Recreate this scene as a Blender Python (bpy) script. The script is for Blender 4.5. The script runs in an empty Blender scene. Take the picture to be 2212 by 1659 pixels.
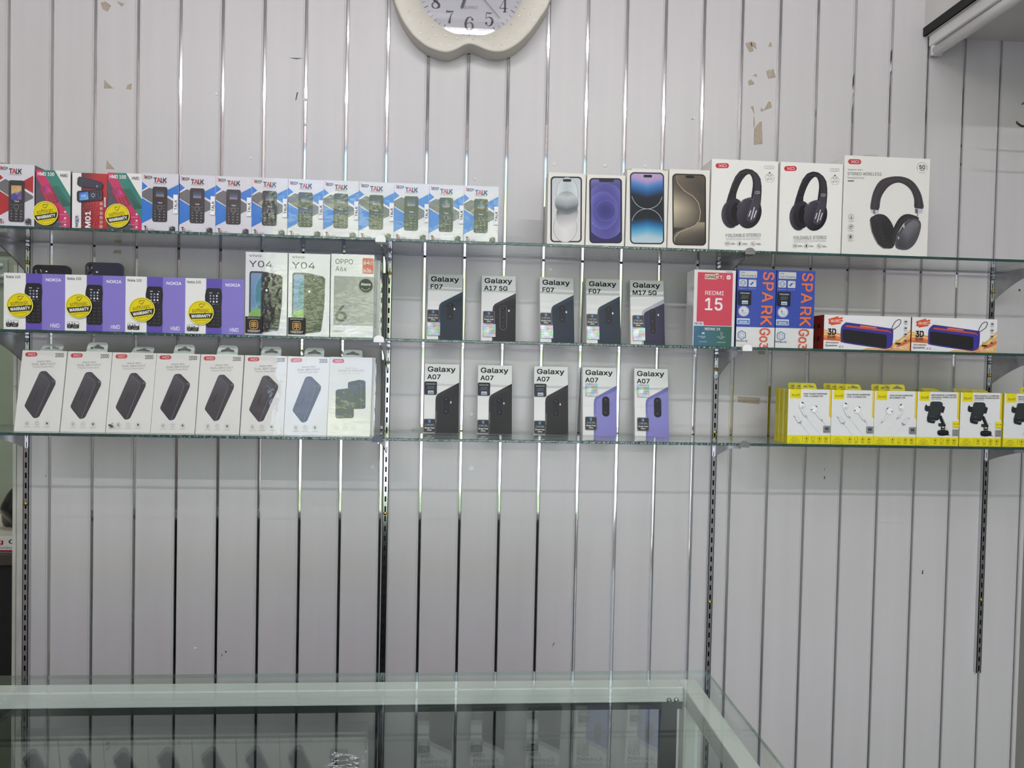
import bpy, bmesh, math, random
from math import sin, cos, pi, radians
from mathutils import Matrix, Vector
from mathutils.geometry import tessellate_polygon
random.seed(7)
S = bpy.context.scene
COL = S.collection
HC = 1.46                                   # camera height above the floor
# ------------------------------------------------------------------ camera
CAM = (-0.09857, -1.8294, HC)
F_PX, YAW, PITCH, ROLL = 1534.0, -0.06839, -0.02274, -0.0216
def rot3(yaw, pitch, roll):
    return (Matrix.Rotation(yaw, 3, 'Z') @ Matrix.Rotation(pitch, 3, 'X') @ Matrix.Rotation(roll, 3, 'Y'))
RC = rot3(YAW, PITCH, ROLL)
cd = bpy.data.cameras.new('camera'); cam = bpy.data.objects.new('camera', cd); COL.objects.link(cam)
cd.sensor_fit = 'HORIZONTAL'; cd.sensor_width = 36; cd.lens = F_PX / 2212 * 36; cd.clip_start = 0.02
ax, ay, az = RC @ Vector((1, 0, 0)), RC @ Vector((0, 1, 0)), RC @ Vector((0, 0, 1))
M = Matrix.Identity(4)
for i in range(3):
    M[i][0], M[i][1], M[i][2], M[i][3] = ax[i], az[i], -ay[i], CAM[i]
cam.matrix_world = M
S.camera = cam
def at(px, py, Y):                          # point of the room seen at a photo pixel, at depth Y
    d = RC @ Vector(((px - 1106) / F_PX, 1, -(py - 829.5) / F_PX))
    t = (Y - CAM[1]) / d.y
    return Vector(CAM) + d * t
# ------------------------------------------------------------------ exposure, world, lights
S.view_settings.view_transform = 'Standard'; S.view_settings.look = 'None'
S.view_settings.exposure = 0.0; S.view_settings.gamma = 1.0
try: S.view_settings.use_curve_mapping = False
except Exception: pass
W = bpy.data.worlds.new('daylight'); S.world = W; W.use_nodes = True
nt = W.node_tree; N = nt.nodes; L = nt.links; N.clear()
out = N.new('ShaderNodeOutputWorld'); bg = N.new('ShaderNodeBackground')
tc = N.new('ShaderNodeTexCoord'); sep = N.new('ShaderNodeSeparateXYZ'); L.new(tc.outputs['Generated'], sep.inputs[0])
no = N.new('ShaderNodeTexNoise'); no.inputs['Scale'].default_value = 16; no.inputs['Detail'].default_value = 9; no.inputs['Roughness'].default_value = .7; L.new(tc.outputs['Generated'], no.inputs['Vector'])
mul = N.new('ShaderNodeMath'); mul.operation = 'MULTIPLY_ADD'; L.new(no.outputs['Fac'], mul.inputs[0]); mul.inputs[1].default_value = 0.34; L.new(sep.outputs['Z'], mul.inputs[2])
rp = N.new('ShaderNodeValToRGB'); addc = N.new('ShaderNodeMath'); addc.operation = 'ADD'; addc.inputs[1].default_value = .23; L.new(mul.outputs[0], addc.inputs[0]); L.new(addc.outputs[0], rp.inputs[0]); cr = rp.color_ramp; cr.interpolation = 'LINEAR'
for p, c in [(0.0, (.07, .07, .07)), (.19, (.08, .08, .08)), (.22, (1.0, 1.0, 1.12)), (.34, (1.0, 1.02, 1.14)), (.385, (.80, 1.0, 1.2)), (.41, (.40, .50, .26)), (.45, (.12, .16, .08)), (.49, (.85, .95, .60)), (.53, (.22, .30, .14)), (.57, (.80, .92, .62)), (.61, (.30, .40, .22)), (.65, (.32, .43, .60)), (1.0, (.20, .30, .46))]:
    e = cr.elements.new(p); e.color = (*c, 1)
cr.elements.remove(cr.elements[0])
L.new(rp.outputs[0], bg.inputs[0]); bg.inputs[1].default_value = 3.7; L.new(bg.outputs[0], out.inputs[0])
XR = 1.436                                  # right wall
FY, FX0, FX1, FZ1 = -3.3, -1.40, 1.36, 3.0  # the open shop front behind the camera
ld = bpy.data.lights.new('shop_front_portal', 'AREA'); ld.shape = 'RECTANGLE'; ld.size = FX1 - FX0; ld.size_y = FZ1
ld.cycles.is_portal = True
lo = bpy.data.objects.new('shop_front_portal', ld); COL.objects.link(lo); lo.location = ((FX0 + FX1) / 2, FY + .02, FZ1 / 2); lo.rotation_euler = (radians(90), 0, 0)
# ------------------------------------------------------------------ materials
def lin(c):
    return tuple((x / 255 / 12.92 if x <= 10 else ((x / 255 + .055) / 1.055) ** 2.4) for x in c)
MATS = {}
def mat(name, rgb=(200, 200, 200), rough=.5, metal=0, coat=0, bump=0, bscale=(60, 60, 60), var=.06, vscale=(8, 8, 8), emit=0, attr=False, coat_rough=.05, bump_coat=0, trans=0, spec=.5, alpha=1):
    if name in MATS: return MATS[name]
    m = bpy.data.materials.new(name); m.use_nodes = True; n = m.node_tree.nodes; l = m.node_tree.links
    b = n['Principled BSDF']; b.inputs['Roughness'].default_value = rough; b.inputs['Metallic'].default_value = metal
    b.inputs['Coat Weight'].default_value = coat; b.inputs['Coat Roughness'].default_value = coat_rough
    b.inputs['Specular IOR Level'].default_value = spec; b.inputs['Transmission Weight'].default_value = trans; b.inputs['Alpha'].default_value = alpha
    t = n.new('ShaderNodeTexCoord'); mp = n.new('ShaderNodeMapping'); l.new(t.outputs['Object'], mp.inputs[0]); mp.inputs['Scale'].default_value = vscale
    nz = n.new('ShaderNodeTexNoise'); nz.inputs['Scale'].default_value = 1; nz.inputs['Detail'].default_value = 4; l.new(mp.outputs[0], nz.inputs['Vector'])
    mr = n.new('ShaderNodeMapRange'); l.new(nz.outputs['Fac'], mr.inputs[0]); mr.inputs[1].default_value = .3; mr.inputs[2].default_value = .7; mr.inputs[3].default_value = 1 - var; mr.inputs[4].default_value = 1
    mx = n.new('ShaderNodeVectorMath'); mx.operation = 'SCALE'; l.new(mr.outputs[0], mx.inputs['Scale'])
    if attr:
        a = n.new('ShaderNodeAttribute'); a.attribute_name = 'Col'; l.new(a.outputs['Color'], mx.inputs[0])
    else: mx.inputs[0].default_value = lin(rgb)
    l.new(mx.outputs[0], b.inputs['Base Color'])
    if emit:
        b.inputs['Emission Color'].default_value = (*lin(rgb), 1); b.inputs['Emission Strength'].default_value = emit
    if bump or bump_coat:
        mp2 = n.new('ShaderNodeMapping'); l.new(t.outputs['Object'], mp2.inputs[0]); mp2.inputs['Scale'].default_value = bscale
        n2 = n.new('ShaderNodeTexNoise'); n2.inputs['Scale'].default_value = 1; n2.inputs['Detail'].default_value = 3; l.new(mp2.outputs[0], n2.inputs['Vector'])
        bp = n.new('ShaderNodeBump'); bp.inputs['Strength'].default_value = bump or bump_coat; bp.inputs['Distance'].default_value = .002; l.new(n2.outputs['Fac'], bp.inputs['Height'])
        if bump: l.new(bp.outputs[0], b.inputs['Normal'])
        l.new(bp.outputs[0], b.inputs['Coat Normal'])
    MATS[name] = m; return m
def glassmat(name, tint, rough=0.0, f0=.04, refl=(1, 1, 1)):
    if name in MATS: return MATS[name]
    m = bpy.data.materials.new(name); m.use_nodes = True; n = m.node_tree.nodes; l = m.node_tree.links; n.clear()
    o = n.new('ShaderNodeOutputMaterial'); mx = n.new('ShaderNodeMixShader'); tr = n.new('ShaderNodeBsdfTransparent'); gl = n.new('ShaderNodeBsdfGlossy')
    tr.inputs[0].default_value = (*tint, 1); gl.inputs['Roughness'].default_value = rough; gl.inputs[0].default_value = (*refl, 1)
    g = n.new('ShaderNodeNewGeometry'); d = n.new('ShaderNodeVectorMath'); d.operation = 'DOT_PRODUCT'; l.new(g.outputs['Normal'], d.inputs[0]); l.new(g.outputs['Incoming'], d.inputs[1])
    ab = n.new('ShaderNodeMath'); ab.operation = 'ABSOLUTE'; l.new(d.outputs['Value'], ab.inputs[0])
    su = n.new('ShaderNodeMath'); su.operation = 'SUBTRACT'; su.inputs[0].default_value = 1; l.new(ab.outputs[0], su.inputs[1]); su.use_clamp = True
    pw = n.new('ShaderNodeMath'); pw.operation = 'POWER'; l.new(su.outputs[0], pw.inputs[0]); pw.inputs[1].default_value = 5
    ma = n.new('ShaderNodeMath'); ma.operation = 'MULTIPLY_ADD'; l.new(pw.outputs[0], ma.inputs[0]); ma.inputs[1].default_value = 1 - f0; ma.inputs[2].default_value = f0
    nz = n.new('ShaderNodeTexNoise'); nz.inputs['Scale'].default_value = 3
    l.new(ma.outputs[0], mx.inputs[0]); l.new(tr.outputs[0], mx.inputs[1]); l.new(gl.outputs[0], mx.inputs[2]); l.new(mx.outputs[0], o.inputs[0])
    n.remove(nz); MATS[name] = m; return m
PRINT = mat('printed_card', attr=True, rough=.42, var=.03, spec=.22)
WRAP = mat('wrapped_card', attr=True, rough=.4, spec=.2, coat=1, coat_rough=.03, bump_coat=.5, bscale=(16, 16, 22), var=.03)
WRAP.node_tree.nodes['Principled BSDF'].inputs['Coat IOR'].default_value = 1.9
PLAST = mat('printed_plastic', attr=True, rough=.35, spec=.25, var=.02)
PLANK = mat('white_pvc', (201, 198, 198), rough=.38, var=.05, vscale=(25, 25, 1.3))
CHROME = mat('chrome_strip', (225, 225, 228), rough=.06, metal=1, bump=.05, bscale=(12, 12, 7), var=.08, vscale=(40, 40, 6))
STEEL = mat('plated_steel', (170, 170, 172), rough=.22, metal=1, var=.2, vscale=(40, 40, 40))
RAILM = mat('rail_chrome', (205, 205, 208), rough=.16, metal=1, var=.1, bump=.1, bscale=(30, 30, 8))
BLACK = mat('black_void', (14, 14, 15), rough=.6)
BRASS = mat('brass', (190, 165, 90), rough=.25, metal=1)
GLASS = glassmat('shelf_glass', (.965, .985, .975))
TOPGL = glassmat('counter_glass', (.92, .945, .93), refl=(.95, 1, .97))
CLEAR = glassmat('clear_plastic', (.93, .94, .93), rough=.08)
EDGE = mat('glass_edge', (26, 74, 68), rough=.12, coat=1, bump=.6, bscale=(140, 40, 160), var=.35, vscale=(9, 9, 9), spec=.8)
# ------------------------------------------------------------------ mesh builder
class MB:
    def __init__(s): s.v = []; s.f = []; s.mi = []; s.c = []; s.mats = []; s.sm = []
    def m(s, m):
        if m not in s.mats: s.mats.append(m)
        return s.mats.index(m)
    def face(s, pts, m, col=(.8, .8, .8), smooth=False):
        b = len(s.v); s.v += [tuple(p) for p in pts]; s.f.append(tuple(range(b, b + len(pts)))); s.mi.append(s.m(m)); s.sm.append(smooth)
        s.c.append(col if isinstance(col, list) else [col] * len(pts))
    def mesh(s, vs, fs, m, col=(.8, .8, .8), smooth=False):
        b = len(s.v); s.v += [tuple(p) for p in vs]; k = s.m(m)
        for f in fs:
            s.f.append(tuple(b + i for i in f)); s.mi.append(k); s.sm.append(smooth); s.c.append([col] * len(f))
    def box(s, x0, y0, z0, x1, y1, z1, m, col=(.8, .8, .8), bev=0):
        if bev <= 0:
            v = [(x0, y0, z0), (x1, y0, z0), (x1, y1, z0), (x0, y1, z0), (x0, y0, z1), (x1, y0, z1), (x1, y1, z1), (x0, y1, z1)]
            s.mesh(v, [(0, 3, 2, 1), (4, 5, 6, 7), (0, 1, 5, 4), (1, 2, 6, 5), (2, 3, 7, 6), (3, 0, 4, 7)], m, col); return
        bm = bmesh.new(); bmesh.ops.create_cube(bm, size=1)
        for v in bm.verts: v.co = Vector(((x0 + x1) / 2 + v.co.x * (x1 - x0), (y0 + y1) / 2 + v.co.y * (y1 - y0), (z0 + z1) / 2 + v.co.z * (z1 - z0)))
        bmesh.ops.bevel(bm, geom=bm.edges[:], offset=bev, segments=2, affect='EDGES', profile=.5)
        bm.verts.index_update(); s.mesh([v.co.copy() for v in bm.verts], [[v.index for v in f.verts] for f in bm.faces], m, col); bm.free()
    def prism(s, pts, axis, a, b, m, col=(.8, .8, .8), smooth=False):   # 2D outline extruded along an axis
        def P(p, t):
            return {'x': (t, p[0], p[1]), 'y': (p[0], t, p[1]), 'z': (p[0], p[1], t)}[axis]
        n = len(pts); v = [P(p, a) for p in pts] + [P(p, b) for p in pts]
        fs = [(i, (i + 1) % n, n + (i + 1) % n, n + i) for i in range(n)]
        tri = tessellate_polygon([[Vector((p[0], p[1], 0)) for p in pts]])
        fs += [tuple(t) for t in tri] + [tuple(n + i for i in t[::-1]) for t in tri]
        s.mesh(v, fs, m, col, smooth)
    def tube(s, path, r, m, n=10, col=(.8, .8, .8)):
        path = [Vector(p) for p in path]; rings = []; up = Vector((.123, .37, .92))
        for i, p in enumerate(path):
            t = (path[min(i + 1, len(path) - 1)] - path[max(i - 1, 0)]).normalized()
            a = t.cross(up); a = a.normalized() if a.length > 1e-4 else t.cross(Vector((1, 0, 0))).normalized(); b = t.cross(a)
            rr = r[i] if isinstance(r, (list, tuple)) else r
            rings.append([p + (a * cos(2 * pi * k / n) + b * sin(2 * pi * k / n)) * rr for k in range(n)])
        v = [q for g in rings for q in g]; fs = []
        for i in range(len(path) - 1):
            for k in range(n): fs.append((i * n + k, i * n + (k + 1) % n, (i + 1) * n + (k + 1) % n, (i + 1) * n + k))
        fs += [tuple(range(n))[::-1], tuple(range((len(path) - 1) * n, len(path) * n))]
        s.mesh(v, fs, m, col, True)
    def lathe(s, prof, c, m, axis='y', n=24, col=(.8, .8, .8)):          # prof: (radius, height along axis)
        v = []; fs = []
        for r, h in prof:
            for k in range(n):
                x, y = r * cos(2 * pi * k / n), r * sin(2 * pi * k / n)
                v.append((c[0] + x, c[1] - h, c[2] + y) if axis == 'y' else ((c[0] + x, c[1] + y, c[2] + h) if axis == 'z' else (c[0] + h, c[1] + x, c[2] + y)))
        for i in range(len(prof) - 1):
            for k in range(n): fs.append((i * n + k, i * n + (k + 1) % n, (i + 1) * n + (k + 1) % n, (i + 1) * n + k))
        fs += [tuple(range(n))[::-1], tuple(range((len(prof) - 1) * n, len(prof) * n))]
        s.mesh(v, fs, m, col, True)
    def build(s, name, parent=None, loc=(0, 0, 0), rot=(0, 0, 0)):
        me = bpy.data.meshes.new(name); me.from_pydata(s.v, [], s.f)
        for m in s.mats: me.materials.append(m)
        me.polygons.foreach_set('material_index', s.mi); me.polygons.foreach_set('use_smooth', s.sm)
        ca = me.color_attributes.new('Col', 'FLOAT_COLOR', 'CORNER'); fl = []
        for cl in s.c:
            for c in cl: fl += [c[0], c[1], c[2], 1.0]
        ca.data.foreach_set('color', fl); me.update()
        o = bpy.data.objects.new(name, me); COL.objects.link(o); o.location = loc; o.rotation_euler = rot
        if parent: o.parent = parent
        return o
def empty(name, loc=(0, 0, 0), rot=(0, 0, 0)):
    o = bpy.data.objects.new(name, None); COL.objects.link(o); o.location = loc; o.rotation_euler = rot; o.empty_display_size = .02; return o
def tag(o, label=None, cat=None, group=None, kind=None):
    for k, v in (('label', label), ('category', cat), ('group', group), ('kind', kind)):
        if v: o[k] = v
    return o
def copy_tree(o, parent=None, link=True):
    c = o.copy(); COL.objects.link(c); c.parent = parent
    for ch in [x for x in o.children]: copy_tree(ch, c)
    return c
# ------------------------------------------------------------------ text outlines
TX = {}
from mathutils.geometry import delaunay_2d_cdt
try: FONT = bpy.data.fonts.load(bpy.utils.system_resource('DATAFILES', path='fonts') + '/Inter.woff2')
except Exception: FONT = None
def glyphs(txt):                            # outlines of a line of lettering, merged and triangulated
    if txt in TX: return TX[txt]
    cu = bpy.data.curves.new('t', 'FONT'); cu.body = txt; cu.size = 1; cu.resolution_u = 3; cu.fill_mode = 'NONE'
    if FONT: cu.font = FONT
    ob = bpy.data.objects.new('t', cu); COL.objects.link(ob); me = ob.to_mesh()
    v = [(p.co.x, p.co.y) for p in me.vertices]; nx = {}
    for e in me.edges:
        i, j = e.vertices; nx.setdefault(i, []).append(j); nx.setdefault(j, []).append(i)
    ob.to_mesh_clear(); bpy.data.objects.remove(ob); bpy.data.curves.remove(cu)
    loops = []; seen = set()
    for i in range(len(v)):
        if i in seen or i not in nx: continue
        lp = [i]; seen.add(i); c = i + 1 if i + 1 in nx[i] else nx[i][0]
        while c not in seen: lp.append(c); seen.add(c); n_ = [k for k in nx[c] if k not in seen]; c = n_[0] if n_ else i
        loops.append([v[k] for k in lp])
    groups = []                              # loops whose x ranges touch belong to one letter
    for lp in sorted(loops, key=lambda l: min(p[0] for p in l)):
        x0, x1 = min(p[0] for p in lp), max(p[0] for p in lp)
        if groups and x0 <= groups[-1][1] - 1e-4: groups[-1][0].append(lp); groups[-1][1] = max(groups[-1][1], x1)
        else: groups.append([[lp], x1])
    V, T = [], []
    for lps, _ in groups:
        pts = []; ed = []
        for lp in lps:
            b0 = len(pts); pts += [Vector(p) for p in lp]; ed += [(b0 + k, b0 + (k + 1) % len(lp)) for k in range(len(lp))]
        r = delaunay_2d_cdt(pts, ed, [], 0, 1e-6); b0 = len(V); V += [(p.x, p.y) for p in r[0]]
        for f in r[2]:
            cx = sum(r[0][k].x for k in f) / len(f); cy = sum(r[0][k].y for k in f) / len(f); w = 0
            for lp in lps:
                for P, Q in zip(lp, lp[1:] + lp[:1]):
                    if (P[1] <= cy) != (Q[1] <= cy):
                        if P[0] + (cy - P[1]) / (Q[1] - P[1]) * (Q[0] - P[0]) > cx: w += 1 if Q[1] > P[1] else -1
            if w: T.append(tuple(b0 + k for k in f))
    if not V: V = [(0, 0)]
    TX[txt] = (V, T, min(p[0] for p in V), max(p[0] for p in V)); return TX[txt]
_h = glyphs('H'); CAPH = max(p[1] for p in _h[0])
# ------------------------------------------------------------------ printed face, drawn in the units of its own artwork
def rrp(x0, y0, x1, y1, r, n=5):
    p = []
    for cx, cy, a in ((x1 - r, y0 + r, -90), (x1 - r, y1 - r, 0), (x0 + r, y1 - r, 90), (x0 + r, y0 + r, 180)):
        for k in range(n + 1):
            t = radians(a + 90 * k / n); p.append((cx + r * cos(t), cy + r * sin(t)))
    return p
def ellp(cx, cy, rx, ry=None, rot=0, n=28, a0=0, a1=360):
    ry = rx if ry is None else ry; c, s_ = cos(radians(rot)), sin(radians(rot)); p = []
    for k in range(n):
        t = radians(a0 + (a1 - a0) * k / (n if a1 - a0 == 360 else n - 1)); x, y = rx * cos(t), ry * sin(t); p.append((cx + x * c - y * s_, cy + x * s_ + y * c))
    return p
class Cv:
    EPS = .00003
    def __init__(s, mb, quad, W, H, m=None, clip=True, x0=None):
        s.mb = mb; s.W = W; s.H = H; s.m = m or PRINT; s.lay = 1; s.clip = clip
        (ax, ay), (bx, by), (cx, cy) = quad; s.o = (ax, ay); s.u = (bx - ax, by - ay); s.w = (cx - ax, cy - ay); s.det = s.u[0] * s.w[1] - s.u[1] * s.w[0]
        s.xo = -W / 2 if x0 is None else x0
    def L(s, p):
        dx, dy = p[0] - s.o[0], p[1] - s.o[1]
        a = (dx * s.w[1] - dy * s.w[0]) / s.det; b = (s.u[0] * dy - s.u[1] * dx) / s.det
        return (s.xo + a * s.W, s.H - b * s.H)
    def emit(s, tris):                      # tris of (local point, linear colour)
        y = -s.EPS * s.lay
        for t in tris:
            if s.clip:
                for ax, lim, sg in ((0, s.xo, 1), (0, s.xo + s.W, -1), (1, 0, 1), (1, s.H, -1)):
                    if all(sg * (q[0][ax] - lim) >= 0 for q in t): continue
                    o = []
                    for i in range(len(t)):
                        A, B = t[i - 1], t[i]; da, db = sg * (A[0][ax] - lim), sg * (B[0][ax] - lim)
                        if (da >= 0) != (db >= 0):
                            k = da / (da - db); o.append((tuple(A[0][j] + (B[0][j] - A[0][j]) * k for j in (0, 1)), tuple(A[1][j] + (B[1][j] - A[1][j]) * k for j in (0, 1, 2))))
                        if db >= 0: o.append(B)
                    t = o
                    if len(t) < 3: break
                if len(t) < 3: continue
            ar = sum(t[i - 1][0][0] * t[i][0][1] - t[i][0][0] * t[i - 1][0][1] for i in range(len(t)))
            if abs(ar) < 1e-12: continue
            if ar < 0: t = t[::-1]
            s.mb.face([(q[0][0], y, q[0][1]) for q in t], s.m, [q[1] for q in t])
    def poly(s, pts, col, up=True):
        c = lin(col); q = [s.L(p) for p in pts]; tr = tessellate_polygon([[Vector((a, b, 0)) for a, b in q]])
        s.emit([[(q[i], c) for i in t] for t in tr]); s.lay += 1 if up else 0
    def rect(s, x0, y0, x1, y1, col): s.poly([(x0, y0), (x1, y0), (x1, y1), (x0, y1)], col)
    def rr(s, x0, y0, x1, y1, r, col): s.poly(rrp(x0, y0, x1, y1, r), col)
    def ell(s, cx, cy, rx, ry=None, col=(0, 0, 0), rot=0): s.poly(ellp(cx, cy, rx, ry, rot), col)
    def line(s, pts, w, col, closed=False):
        c = lin(col); tr = []; n = len(pts); L_ = []; R_ = []
        for i in range(n):
            a = pts[(i - 1) % n] if (i or closed) else pts[i]; b = pts[(i + 1) % n] if (i < n - 1 or closed) else pts[i]
            dx, dy = b[0] - a[0], b[1] - a[1]; d = math.hypot(dx, dy) or 1; ww = w[i] if isinstance(w, (list, tuple)) else w
            L_.append((pts[i][0] - dy / d * ww / 2, pts[i][1] + dx / d * ww / 2)); R_.append((pts[i][0] + dy / d * ww / 2, pts[i][1] - dx / d * ww / 2))
        for i in range(n if closed else n - 1):
            j = (i + 1) % n; A, B, C, D = s.L(L_[i]), s.L(L_[j]), s.L(R_[j]), s.L(R_[i]); tr += [[(A, c), (B, c), (C, c)], [(A, c), (C, c), (D, c)]]
        s.emit(tr); s.lay += 1
    def ring(s, cx, cy, r, w, col, ry=None, rot=0): s.line(ellp(cx, cy, r, ry, rot), w, col, True)
    def fill(s, pts, fn, nx=10, ny=10):     # convex outline filled with a printed colour blend fn(a, b), a, b in 0..1 of its bounds
        x0, x1 = min(p[0] for p in pts), max(p[0] for p in pts); y0, y1 = min(p[1] for p in pts), max(p[1] for p in pts)
        ar = sum(pts[i - 1][0] * pts[i][1] - pts[i][0] * pts[i - 1][1] for i in range(len(pts))); pp = pts if ar > 0 else pts[::-1]; tr = []
        for i in range(nx):
            for j in range(ny):
                cell = [(x0 + (x1 - x0) * a / nx, y0 + (y1 - y0) * b / ny) for a, b in ((i, j), (i + 1, j), (i + 1, j + 1), (i, j + 1))]
                for k in range(len(pp)):
                    A, B = pp[k - 1], pp[k]; o = []
                    sd = lambda p: (B[0] - A[0]) * (p[1] - A[1]) - (B[1] - A[1]) * (p[0] - A[0])
                    if all(sd(p) >= -1e-9 for p in cell): continue
                    for q in range(len(cell)):
                        P, Q = cell[q - 1], cell[q]; dp, dq = sd(P), sd(Q)
                        if (dp >= 0) != (dq >= 0): t = dp / (dp - dq); o.append((P[0] + (Q[0] - P[0]) * t, P[1] + (Q[1] - P[1]) * t))
                        if dq >= 0: o.append(Q)
                    cell = o
                    if len(cell) < 3: break
                if len(cell) >= 3: tr.append([(s.L(p), lin(fn((p[0] - x0) / (x1 - x0), (p[1] - y0) / (y1 - y0)))) for p in cell])
        s.emit(tr); s.lay += 1
    def text(s, t, x, y, w, h, col, bold=0, rot=0, shear=0):   # left end of the baseline, width, capital height
        v, tr, a, b = glyphs(t); sx = w / (b - a) if w else h / CAPH; sy = h / CAPH; c_, s_ = cos(radians(rot)), sin(radians(rot)); c = lin(col)
        e = bold * sy * .55; sh = [(0, 0)] if bold < .004 else [(e, e), (-e, -e), (e, -e), (-e, e)]
        for ox, oy in sh:
            q = []
            for p in v:
                px, py = (p[0] - a) * sx + p[1] * sy * shear + ox, -p[1] * sy + oy; q.append(s.L((x + px * c_ - py * s_, y + px * s_ + py * c_)))
            s.emit([[(q[i], c) for i in k] for k in tr]); s.lay += .25
        s.lay += .5
def mixc(a, b, t):
    t = max(0, min(1, t)); return tuple(a[i] + (b[i] - a[i]) * t for i in range(3))
def ramp(stops, t):
    for (t0, c0), (t1, c1) in zip(stops, stops[1:]):
        if t <= t1: return mixc(c0, c1, (t - t0) / (t1 - t0))
    return stops[-1][1]
WH = (232, 231, 228)
# ================================================================== THE ROOM
P_ = .1016
XL = -1.200                                 # left end of the panelling below the lintel
ZO = HC + .262                              # underside of the lintel over the store room opening
ZC = 3.2
def plank_wall(mb, xa, xb, z0, z1):
    xs = [(xa, 0.0)]
    for i in range(-12, 27):
        g = (i - 12) * P_
        for dx, y in ((-.0085, 0), (-.0078, .0012), (-.0068, .0012), (-.0060, -.0006), (-.0040, -.0008), (-.0030, .0042), (.0030, .0042), (.0040, -.0008), (.0056, -.0006), (.0062, 0)):
            if xa < g + dx < xb: xs.append((g + dx, y))
    xs.append((xb, 0.0))
    for (x0, y0), (x1, y1) in zip(xs, xs[1:]): mb.face([(x0, y0, z0), (x1, y1, z0), (x1, y1, z1), (x0, y0, z1)], PLANK)
mb = MB()
plank_wall(mb, XL, XR, 0, ZC); plank_wall(mb, -2.2, XL, ZO, ZC)
mb.box(-2.2, .02, ZO, XL, .09, ZC, PLANK); mb.box(XL, .02, 0, XR, .09, ZC, PLANK); mb.box(-2.2, 0, ZO - .004, XL, .09, ZO, PLANK)
wall = tag(mb.build('wall_back'), kind='structure')
for i in range(-8, 27):
    g = (i - 12) * P_; rnd = random.Random(i * 3 + 40)
    z0 = 0 if g > XL else ZO; mb = MB(); n = 7; zs = [z0 + (ZC - z0) * k / n for k in range(n + 1)]
    tl = rnd.uniform(-.03, .03); vs = []
    for z in zs:
        d = tl + rnd.uniform(-.012, .012)
        for a in (-1, -.5, 0, .5, 1): vs.append((g + a * .0027, .0016 + a * .003 * d + .00003 * a * a, z))
    fs = [(k * 5 + j, k * 5 + j + 1, k * 5 + j + 6, k * 5 + j + 5) for k in range(n) for j in range(4)]
    mb.mesh(vs, fs, CHROME, smooth=True); o = mb.build('groove_strip', wall); 
    if i == 5: o['label'] = 'polished metal strip set in the groove between two boards'
# tape residue, filler plugs and scuffs on the boards
TAPE = mat('old_tape', (178, 165, 146), rough=.75, var=.25, vscale=(200, 200, 200))
PLUG = mat('white_filler', (226, 226, 224), rough=.6)
SCUFF = mat('scuff', (70, 66, 62), rough=.8)
def stuck(name, px, m, lab=None, t=.0006):
    P = [at(x, y, 0) for x, y in px]; mb = MB(); mb.prism([(p.x, p.z) for p in P], 'y', -t - .0001, .0002, m); o = mb.build(name, wall)
    if lab: o['label'] = lab
def z4(pts, ox, oy, s): return [(ox + x / s, oy + y / s) for x, y in pts]
T4 = lambda pts: z4(pts, 1560, 60, 6.38)
for pts in ([(318, 215), (400, 190), (425, 290), (432, 322), (375, 335), (345, 275)], [(400, 195), (462, 205), (472, 298), (395, 240)], [(660, 205), (675, 195), (685, 262), (640, 262), (638, 235)],
            [(355, 738), (395, 712), (445, 765), (440, 778), (370, 795)], [(418, 655), (478, 632), (476, 680)], [(605, 600), (662, 570), (655, 700), (635, 705)], [(672, 590), (702, 562), (738, 682), (660, 700)],
            [(392, 1090), (430, 1075), (445, 1200), (415, 1130)], [(530, 1158), (535, 1100), (575, 1130), (635, 1020), (665, 1020), (685, 1100), (600, 1130)], [(430, 1225), (443, 1225), (450, 1330), (430, 1380)],
            [(440, 1385), (520, 1295), (545, 1292), (556, 1600), (435, 1612)]):
    stuck('tape_residue', T4(pts), TAPE, 'torn piece of yellowed tape stuck on the boards')
for pts in ([(225, 172), (245, 191), (225, 191)], [(272, 192), (276, 183), (285, 180), (284, 193)], [(231, 346), (248, 366), (229, 365)], [(217, 6), (228, 3), (240, 12), (232, 25), (222, 20)], [(252, 3), (268, 8), (262, 14)],
            [(1593, 856), (1642, 859), (1640, 873), (1594, 869)], [(1638, 757), (1652, 759), (1652, 766), (1637, 765)], [(248, 540), (262, 540), (262, 548), (244, 547)], [(247, 509), (262, 509), (260, 523)]):
    stuck('tape_residue', pts, TAPE)
for x, y, r in ((468, 203, 3), (658, 214, 3.2), (1197, 354, 4), (1307, 358, 3.6), (1394, 359, 3.6), (1191, 539, 3), (1189, 582, 3.2), (1018, 1013, 5.5), (804, 1009, 4.6), (806, 894, 3.6), (542, 341, 2.6), (1026, 387, 2.8), (1019, 896, 4), (660, 268, 2.5), (422, 1401, 2.6), (1500, 256, 2.5), (1928, 766, 3.5)):
    p = at(x, y, 0); mb = MB(); mb.lathe([(r / 840 * 1.25, .0), (r / 840 * 1.2, .0008), (r / 840 * .8, .0016)], (p.x, .0004, p.z), PLUG, n=12); mb.build('wall_plug', wall)
for pts in ([(625, 125), (655, 126), (640, 128)], [(641, 200), (644, 199), (640, 216), (638, 217)], [(1493, 258), (1500, 254), (1501, 257)], [(1780, 1029), (1782, 1029), (1782, 1034), (1780, 1035)], [(1992, 1232), (1994, 1231), (1994, 1240), (1991, 1240)],
            [(476, 1420), (480, 1412), (481, 1414)], [(486, 1406), (491, 1407), (487, 1411)], [(2200, 625), (2204, 624), (2204, 629), (2200, 629)], [(905, 934), (918, 929), (916, 932), (906, 938)], [(892, 924), (894, 932), (890, 930)],
            [(96, 1028), (100, 1027), (100, 1029)], [(1780, 1012), (1781.5, 1012), (1781, 1017)], [(1196, 1388), (1198, 1389), (1192, 1399)]):
    stuck('scuff_mark', pts, SCUFF, None, .0003)
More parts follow.
